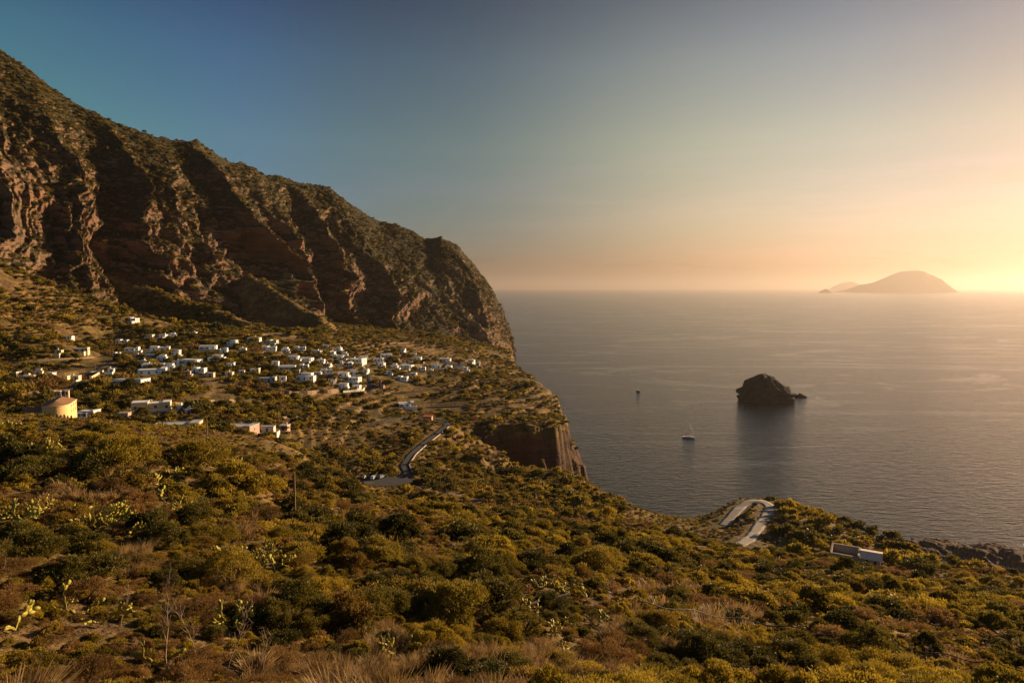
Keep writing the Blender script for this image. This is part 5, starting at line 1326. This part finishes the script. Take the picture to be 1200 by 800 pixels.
# dry stalks and dead branches in front
for bx, by, top, v_, lb, mt in [(196, 792, 688, 0, 'tall dry red-brown stalk with fine branches at the bottom left', None), (232, 775, 700, 2, 'second dry stalk with spread branches, right of the tallest', None), (142, 735, 690, 1, 'short dry stalk among brown shrubs', None), (305, 800, 735, 1, 'pale dry stalk at the bottom edge', None), (265, 790, 715, 0, 'dry stalk leaning behind the pale one', None)]:
    p = hit(bx, by); CLEAR.append((p[0], p[1] - .8, 1.0)); h_ = (by - top) * p[1] / F * 1.1
    o = link('dry_stalk', STALK[v_]); k = h_ / (2.2, 1.6, 2.6)[v_]; o.location = (p[0], p[1], p[2]); o.scale = (k,) * 3; o.rotation_euler = (0, 0, float(rng5.uniform(0, 6.28))); tag(o, lb, 'dry stalk', 'dry stalks')
for bx, by, w_, v_, lb in [(470, 760, 36, 0, 'grey dead branches in the shade of the dark domed bush'), (565, 605, 26, 1, 'leafless grey shrub near the dirt track')]:
    p = hit(bx, by); k = w_ * p[1] / F / 1.6
    o = link('dead_shrub', DEAD[v_]); o.location = tuple(p); o.scale = (k,) * 3; tag(o, lb, 'dead shrub')

# individual shrubs: the ones that show largest
show = size / r_ * ((px_ > -20) & (px_ < 1220) & (py_ < 840))
order = np.argsort(-show)
ADJ = {'macchia': 'olive green', 'dark': 'dark green', 'golden': 'yellow-green', 'russet': 'reddish brown dry'}
counts = {}
single = np.zeros(len(size), bool)
def zone(x, y):
    if y > 735: return 'at the bottom edge of the slope'
    if x < 330: return 'on the left part of the near slope' if y < 640 else 'in the lower left of the near slope'
    if x < 720: return 'on the middle of the slope' if y < 640 else 'in the lower middle of the slope'
    return 'on the right-hand slope above the sea' if y < 690 else 'in the lower right of the slope'
for i in order:
    g = 'russet' if kind[i] == 3 else 'green'
    if counts.get(g, 0) >= (230 if g == 'green' else 90): continue
    if sum(counts.values()) >= 320: break
    counts[g] = counts.get(g, 0) + 1; single[i] = True
    k = KINDS[kind[i]]
    me = FAM[k]['near' if r_[i] < 75 else 'mid'][int(rng5.integers(4))]
    o = link('dry_shrub' if k == 'russet' else 'shrub', me)
    o.location = (sites[i, 0], sites[i, 1], z[i] - 0.1); s_ = float(size[i]); o.scale = (s_, s_ * float(rng5.uniform(.7, 1.25)), s_ * float(rng5.uniform(.75, 1.05))); o.rotation_euler = (float(rng5.normal(0, .1)), float(rng5.normal(0, .1)), float(rng5.uniform(0, 6.28)))
    hs = 'tall' if s_ > 1.9 else ('broad' if s_ > 1.35 else ('knee-high' if s_ < 0.95 else 'round'))
    lb = f'{hs} {ADJ[k]} shrub growing {zone(px_[i], py_[i])}'
    tag(o, lb, 'shrub', lb + 's' if False else f'{hs} {ADJ[k]} shrubs {zone(px_[i], py_[i])}')
    if r_[i] < 55: link('stems', STEMS[int(rng5.integers(3))], o)
rest = ~single
for ki, k in enumerate(KINDS):
    for band, lo_, hi_ in (('near', 0, 60), ('mid', 60, 210), ('far', 210, 2000)):
        q = rest & (kind == ki) & (r_ >= lo_) & (r_ < hi_)
        scatter(f'{"dry" if k == "russet" else k}_scrub', f'{k}_{band}', FAM[k][band], np.stack([sites[q, 0], sites[q, 1], z[q] - 0.12], 1), size[q], rng=rng5,
                label=f'dense {ADJ[k]} scrub covering the hillside', cat='scrub')

# undergrowth and grass
for band, r0, r1, s0, s1, sz in (('near', 14, 60, 0.78, 0.98, 0.8), ('mid', 60, 150, 1.3, 1.9, 0.95), ('far', 150, 420, 2.8, 4.4, 1.2)):
    st = jitter_sites(r0, r1, s0, s1, seed=70 + r0); gz, cl = ground_pts(st); gx, gy = to_pixel(st[:, 0], st[:, 1], gz)
    dry = 0.8 * fbm(st[:, 0] / 7.0 + 3, st[:, 1] / 7.0, octaves=3) - (0.36 if band == 'near' else 0.22)
    for ex, ey, ew, eh in ((155, 655, 40, 18), (290, 690, 60, 26), (380, 745, 80, 40), (780, 760, 120, 40), (560, 780, 120, 30), (430, 790, 140, 30), (820, 715, 50, 14)): dry += 0.42 * np.exp(-((gx - ex) / ew) ** 2 - ((gy - ey) / eh) ** 2)
    ok = clear_of(st[:, 0], st[:, 1], 0.2) & (gz > 3) & (cl < 0.7) & ~hidden_sites(st[:, 0], st[:, 1], gz) & (gx > -100) & (gx < 1300)
    u = rng5.random(len(st))
    q = ok & (dry + .3 * (u - .5) > 0.16)
    scatter('dry_grass', 'tuft_' + band, TUFT[band], np.stack([st[q, 0], st[q, 1], gz[q] - .05], 1), sz * rng5.uniform(.6, 1.35, q.sum()), rng=rng5, label='straw coloured dry grass between the shrubs', cat='grass')
    q = ok & ~q & (u < 0.95)
    kk = rng5.choice([0, 2, 3], len(st), p=[.36, .30, .34])
    for ki in (0, 2, 3):
        w = q & (kk == ki)
        scatter('undergrowth', f'{KINDS[ki]}_{"mid" if band == "near" else "far"}', FAM[KINDS[ki]]['mid' if band == 'near' else 'far'], np.stack([st[w, 0], st[w, 1], gz[w] - .1], 1), 0.62 * sz * rng5.uniform(.6, 1.3, w.sum()), rng=rng5, label='low undergrowth filling the gaps between shrubs', cat='undergrowth')

# plateau, village gardens and lower slopes of the mountain
st = np.concatenate([jitter_sites(290, 700, 3.3, 4.6, -50, 14, seed=81), jitter_sites(700, 1250, 5.0, 7.0, -50, 8, seed=82), jitter_sites(440, 900, 2.7, 3.4, -52, -15, seed=83)])
gz, cl = ground_pts(st); ok = clear_of(st[:, 0], st[:, 1], 0.5) & (gz > 8) & ~hidden_sites(st[:, 0], st[:, 1], gz, 3)
dn = fbm(st[:, 0] / 55.0, st[:, 1] / 55.0, octaves=3) + .4 * (rng5.random(len(st)) - .5)
ok &= (dn > -0.20) & ((cl < .6) | (rng5.random(len(st)) < .75))
ok &= FARS(st[:, 0], st[:, 1]) + 1 > NEARS(st[:, 0], st[:, 1])
st, gz, dn = st[ok], gz[ok], dn[ok]
kk = rng5.choice(4, len(st), p=[.38, .36, .12, .14])
for cx_, cy_, cr_ in CLEAR_LOW: 
    k_ = (st[:, 0] - cx_) ** 2 + (st[:, 1] - cy_) ** 2 > cr_ ** 2; st, gz, dn, kk = st[k_], gz[k_], dn[k_], kk[k_]
sz = np.exp(rng5.normal(.15, .45, len(st))) * (1 + 0.25 * smooth(600, 1200, np.hypot(st[:, 0], st[:, 1]))) * 1.2
for ki, k in enumerate(KINDS):
    q = kk == ki
    scatter('plateau_scrub' if k != 'russet' else 'dry_plateau_scrub', f'{k}_far', FAM[k]['far'], np.stack([st[q, 0], st[q, 1], gz[q] - .2], 1), sz[q], rng=rng5, label=f'{ADJ[k]} scrub spotted over the village plateau', cat='scrub')

# garden trees among the houses: each with trunk and crown
TRUNKS = [make_stems('trunk', 760 + i, 0.7, 0.75, M_TWIG, 4, 2) for i in range(2)]
TZ = [(128, 401, 15, 'dark'), (168, 396, 16, 'dark'), (172, 389, 12, 'dark'), (215, 404, 10, 'dark'), (262, 428, 12, 'dark'), (240, 432, 9, 'macchia'), (286, 418, 11, 'dark'), (306, 429, 14, 'dark'), (322, 424, 10, 'dark'), (368, 430, 11, 'macchia'), (388, 449, 14, 'dark'), (394, 431, 11, 'dark'), (460, 427, 14, 'dark'), (463, 441, 12, 'dark'), (430, 415, 9, 'dark'), (485, 438, 10, 'dark'),
      (455, 456, 16, 'dark'), (500, 427, 10, 'dark'), (528, 437, 9, 'macchia'), (140, 428, 16, 'dark'), (122, 414, 13, 'dark'), (60, 450, 16, 'dark'), (10, 452, 14, 'dark'), (152, 461, 20, 'dark'), (125, 470, 14, 'macchia'), (200, 462, 18, 'macchia'), (215, 470, 14, 'golden'), (168, 494, 20, 'dark'), (232, 492, 20, 'dark'), (250, 505, 16, 'dark'), (345, 470, 14, 'dark'), (365, 476, 12, 'dark'), (378, 452, 10, 'dark'), (108, 475, 16, 'dark'), (20, 492, 22, 'dark'), (118, 497, 18, 'macchia'), (280, 474, 13, 'macchia'), (300, 478, 13, 'dark'), (262, 478, 12, 'dark'), (415, 470, 12, 'dark')]
def nearest_house(x, y):
    d = [(hx - x) ** 2 + (hy - y) ** 2 for hx, hy, _ in HOUSE_XY]; return int(np.argmin(d))
seen_lab = set()
for i, (bx, by, bw, k) in enumerate(TZ):
    p = hit(bx, by, 262.0)
    if p is None: continue
    rad_ = bw * p[1] / F / 2
    hsx, hsy, _ = HOUSE_XY[nearest_house(p[0], p[1])]; hpx, hpy = to_pixel(np.array([hsx]), np.array([hsy]), np.array([p[2]]))
    hh = HOUSES[nearest_house(p[0], p[1])]
    rel = 'left of' if bx < hpx[0] - 4 else ('right of' if bx > hpx[0] + 4 else ('in front of' if by > hh[1] else 'behind'))
    lb = f"{'large' if bw > 14 else 'small'} {ADJ[k]} tree {rel} the {COLW[hh[4]]} {ROOFW[hh[5]]}{FORMW[hh[3]]} {WHERE[hh[7]].replace('scattered ', '')}"
    if lb in seen_lab: lb = f"{'upper' if by < 440 else 'lower'} " + lb
    if lb in seen_lab: lb = lb.replace('tree', 'bushy tree')
    seen_lab.add(lb)
    r = empty('tree', (p[0], p[1], p[2])); tag(r, ' '.join(lb.split()[:16]), 'tree', 'garden trees in the village')
    c_ = link('crown', FAM[k]['mid'][i % 4], r, (0, 0, rad_ * .45)); c_.scale = (rad_, rad_, rad_ * 1.05); c_.rotation_euler = (0, 0, i * 1.7)
    t_ = link('trunk', TRUNKS[i % 2], r); t_.scale = (rad_, rad_, rad_ * 1.3)
# orchard rows
oi_ = 0
for row, j, p in ORCH:
        r = empty('olive_tree', tuple(p)); s_ = float(rng5.uniform(1.5, 2.1))
        tag(r, f'small olive tree, {ORD[j]} from the left in the {("farthest", "middle", "nearest")[row]} of the three orchard rows', 'olive tree', 'young trees in orchard rows')
        c_ = link('crown', FAM['macchia']['mid'][oi_ % 4], r, (0, 0, s_ * .35)); c_.scale = (s_, s_, s_ * .95); c_.rotation_euler = (0, 0, oi_ * 2.1)
        t_ = link('trunk', TRUNKS[oi_ % 2], r); t_.scale = (s_, s_, s_ * 1.2); oi_ += 1
# cypresses before the church apse
def make_cypress(seed):
    rng = np.random.default_rng(seed); n = 500; t = rng.random(n) ** .8; a = rng.uniform(0, 6.28, n); r = .13 * (1 - t) ** .7 * (.7 + .5 * rng.random(n)) * np.minimum(1, t * 9 + .3) + .01
    c = np.stack([r * np.cos(a), r * np.sin(a), .06 + t * .94], 1); ax = np.stack([np.cos(a) * .3, np.sin(a) * .3, np.ones(n)], 1); ax /= np.linalg.norm(ax, axis=1, keepdims=True); tt, _ = rot_to(ax, rng)
    v, f = leaf_quads(c, ax, tt, rng.uniform(.06, .12, n), rng.uniform(.03, .06, n)); return np_mesh('cypress_crown', v, f, ML['dark'])
CY = [make_cypress(i) for i in range(3)]
for i, bx in enumerate((50, 53.5, 57, 60, 63.5, 67.5, 72, 76, 80, 84)):
    p = hit(bx, 499, 270.0); h_ = float(rng5.uniform(3.6, 5.4)); r = empty('cypress', tuple(p)); tag(r, f'slim dark cypress before the church apse, {ORD[i]} from the left of the row', 'cypress', 'cypresses in front of the church')
    c_ = link('crown', CY[i % 3], r); c_.scale = (h_,) * 3; MB().tube([(0, 0, -.5), (0, 0, h_ * .15)], .09, 6).build('trunk', M_TWIG, r)

# scrub on the mountain face
nr_, nc_ = MV.shape[:2]
N = 80000 if not DRAFT else 12000
ii = (rng5.random(N) * (MNV - 2)).astype(int); jj = (rng5.random(N) * (nc_ - 2)).astype(int)
A = MV[ii, jj]; B = MV[ii, jj + 1]; D = MV[ii + 1, jj]
nn = np.cross(B - A, D - A); ar = np.linalg.norm(nn, axis=1); nn /= ar[:, None] + 1e-9; nn *= np.sign(nn[:, 2:3] + 1e-9)
cov = nn[:, 2] + .9 * fbm(A[:, 0] / 60, A[:, 1] / 60, A[:, 2] / 60, octaves=3)
gx, gy = to_pixel(A[:, 0], A[:, 1], A[:, 2])
ok = (cov + np.where((ii / MNV > .18) & (ii / MNV < .55), -.22, .05) > .30) & (gx > -60) & (gx < 640) & (A[:, 2] > 10) & (rng5.random(N) < np.clip(ar / np.percentile(ar, 60), .15, 1))
A = A[ok]; kk = rng5.choice([0, 1, 3], len(A), p=[.3, .55, .15])
sz = np.exp(rng5.normal(.35, .4, len(A)))
for ki in (0, 1, 3):
    q = kk == ki
    scatter('mountain_scrub', f'{KINDS[ki]}_far', FAM[KINDS[ki]]['far'], A[q] - [0, 0, .4], sz[q], rng=rng5, label=f'{ADJ[KINDS[ki]]} scrub clinging to the mountain face', cat='scrub')
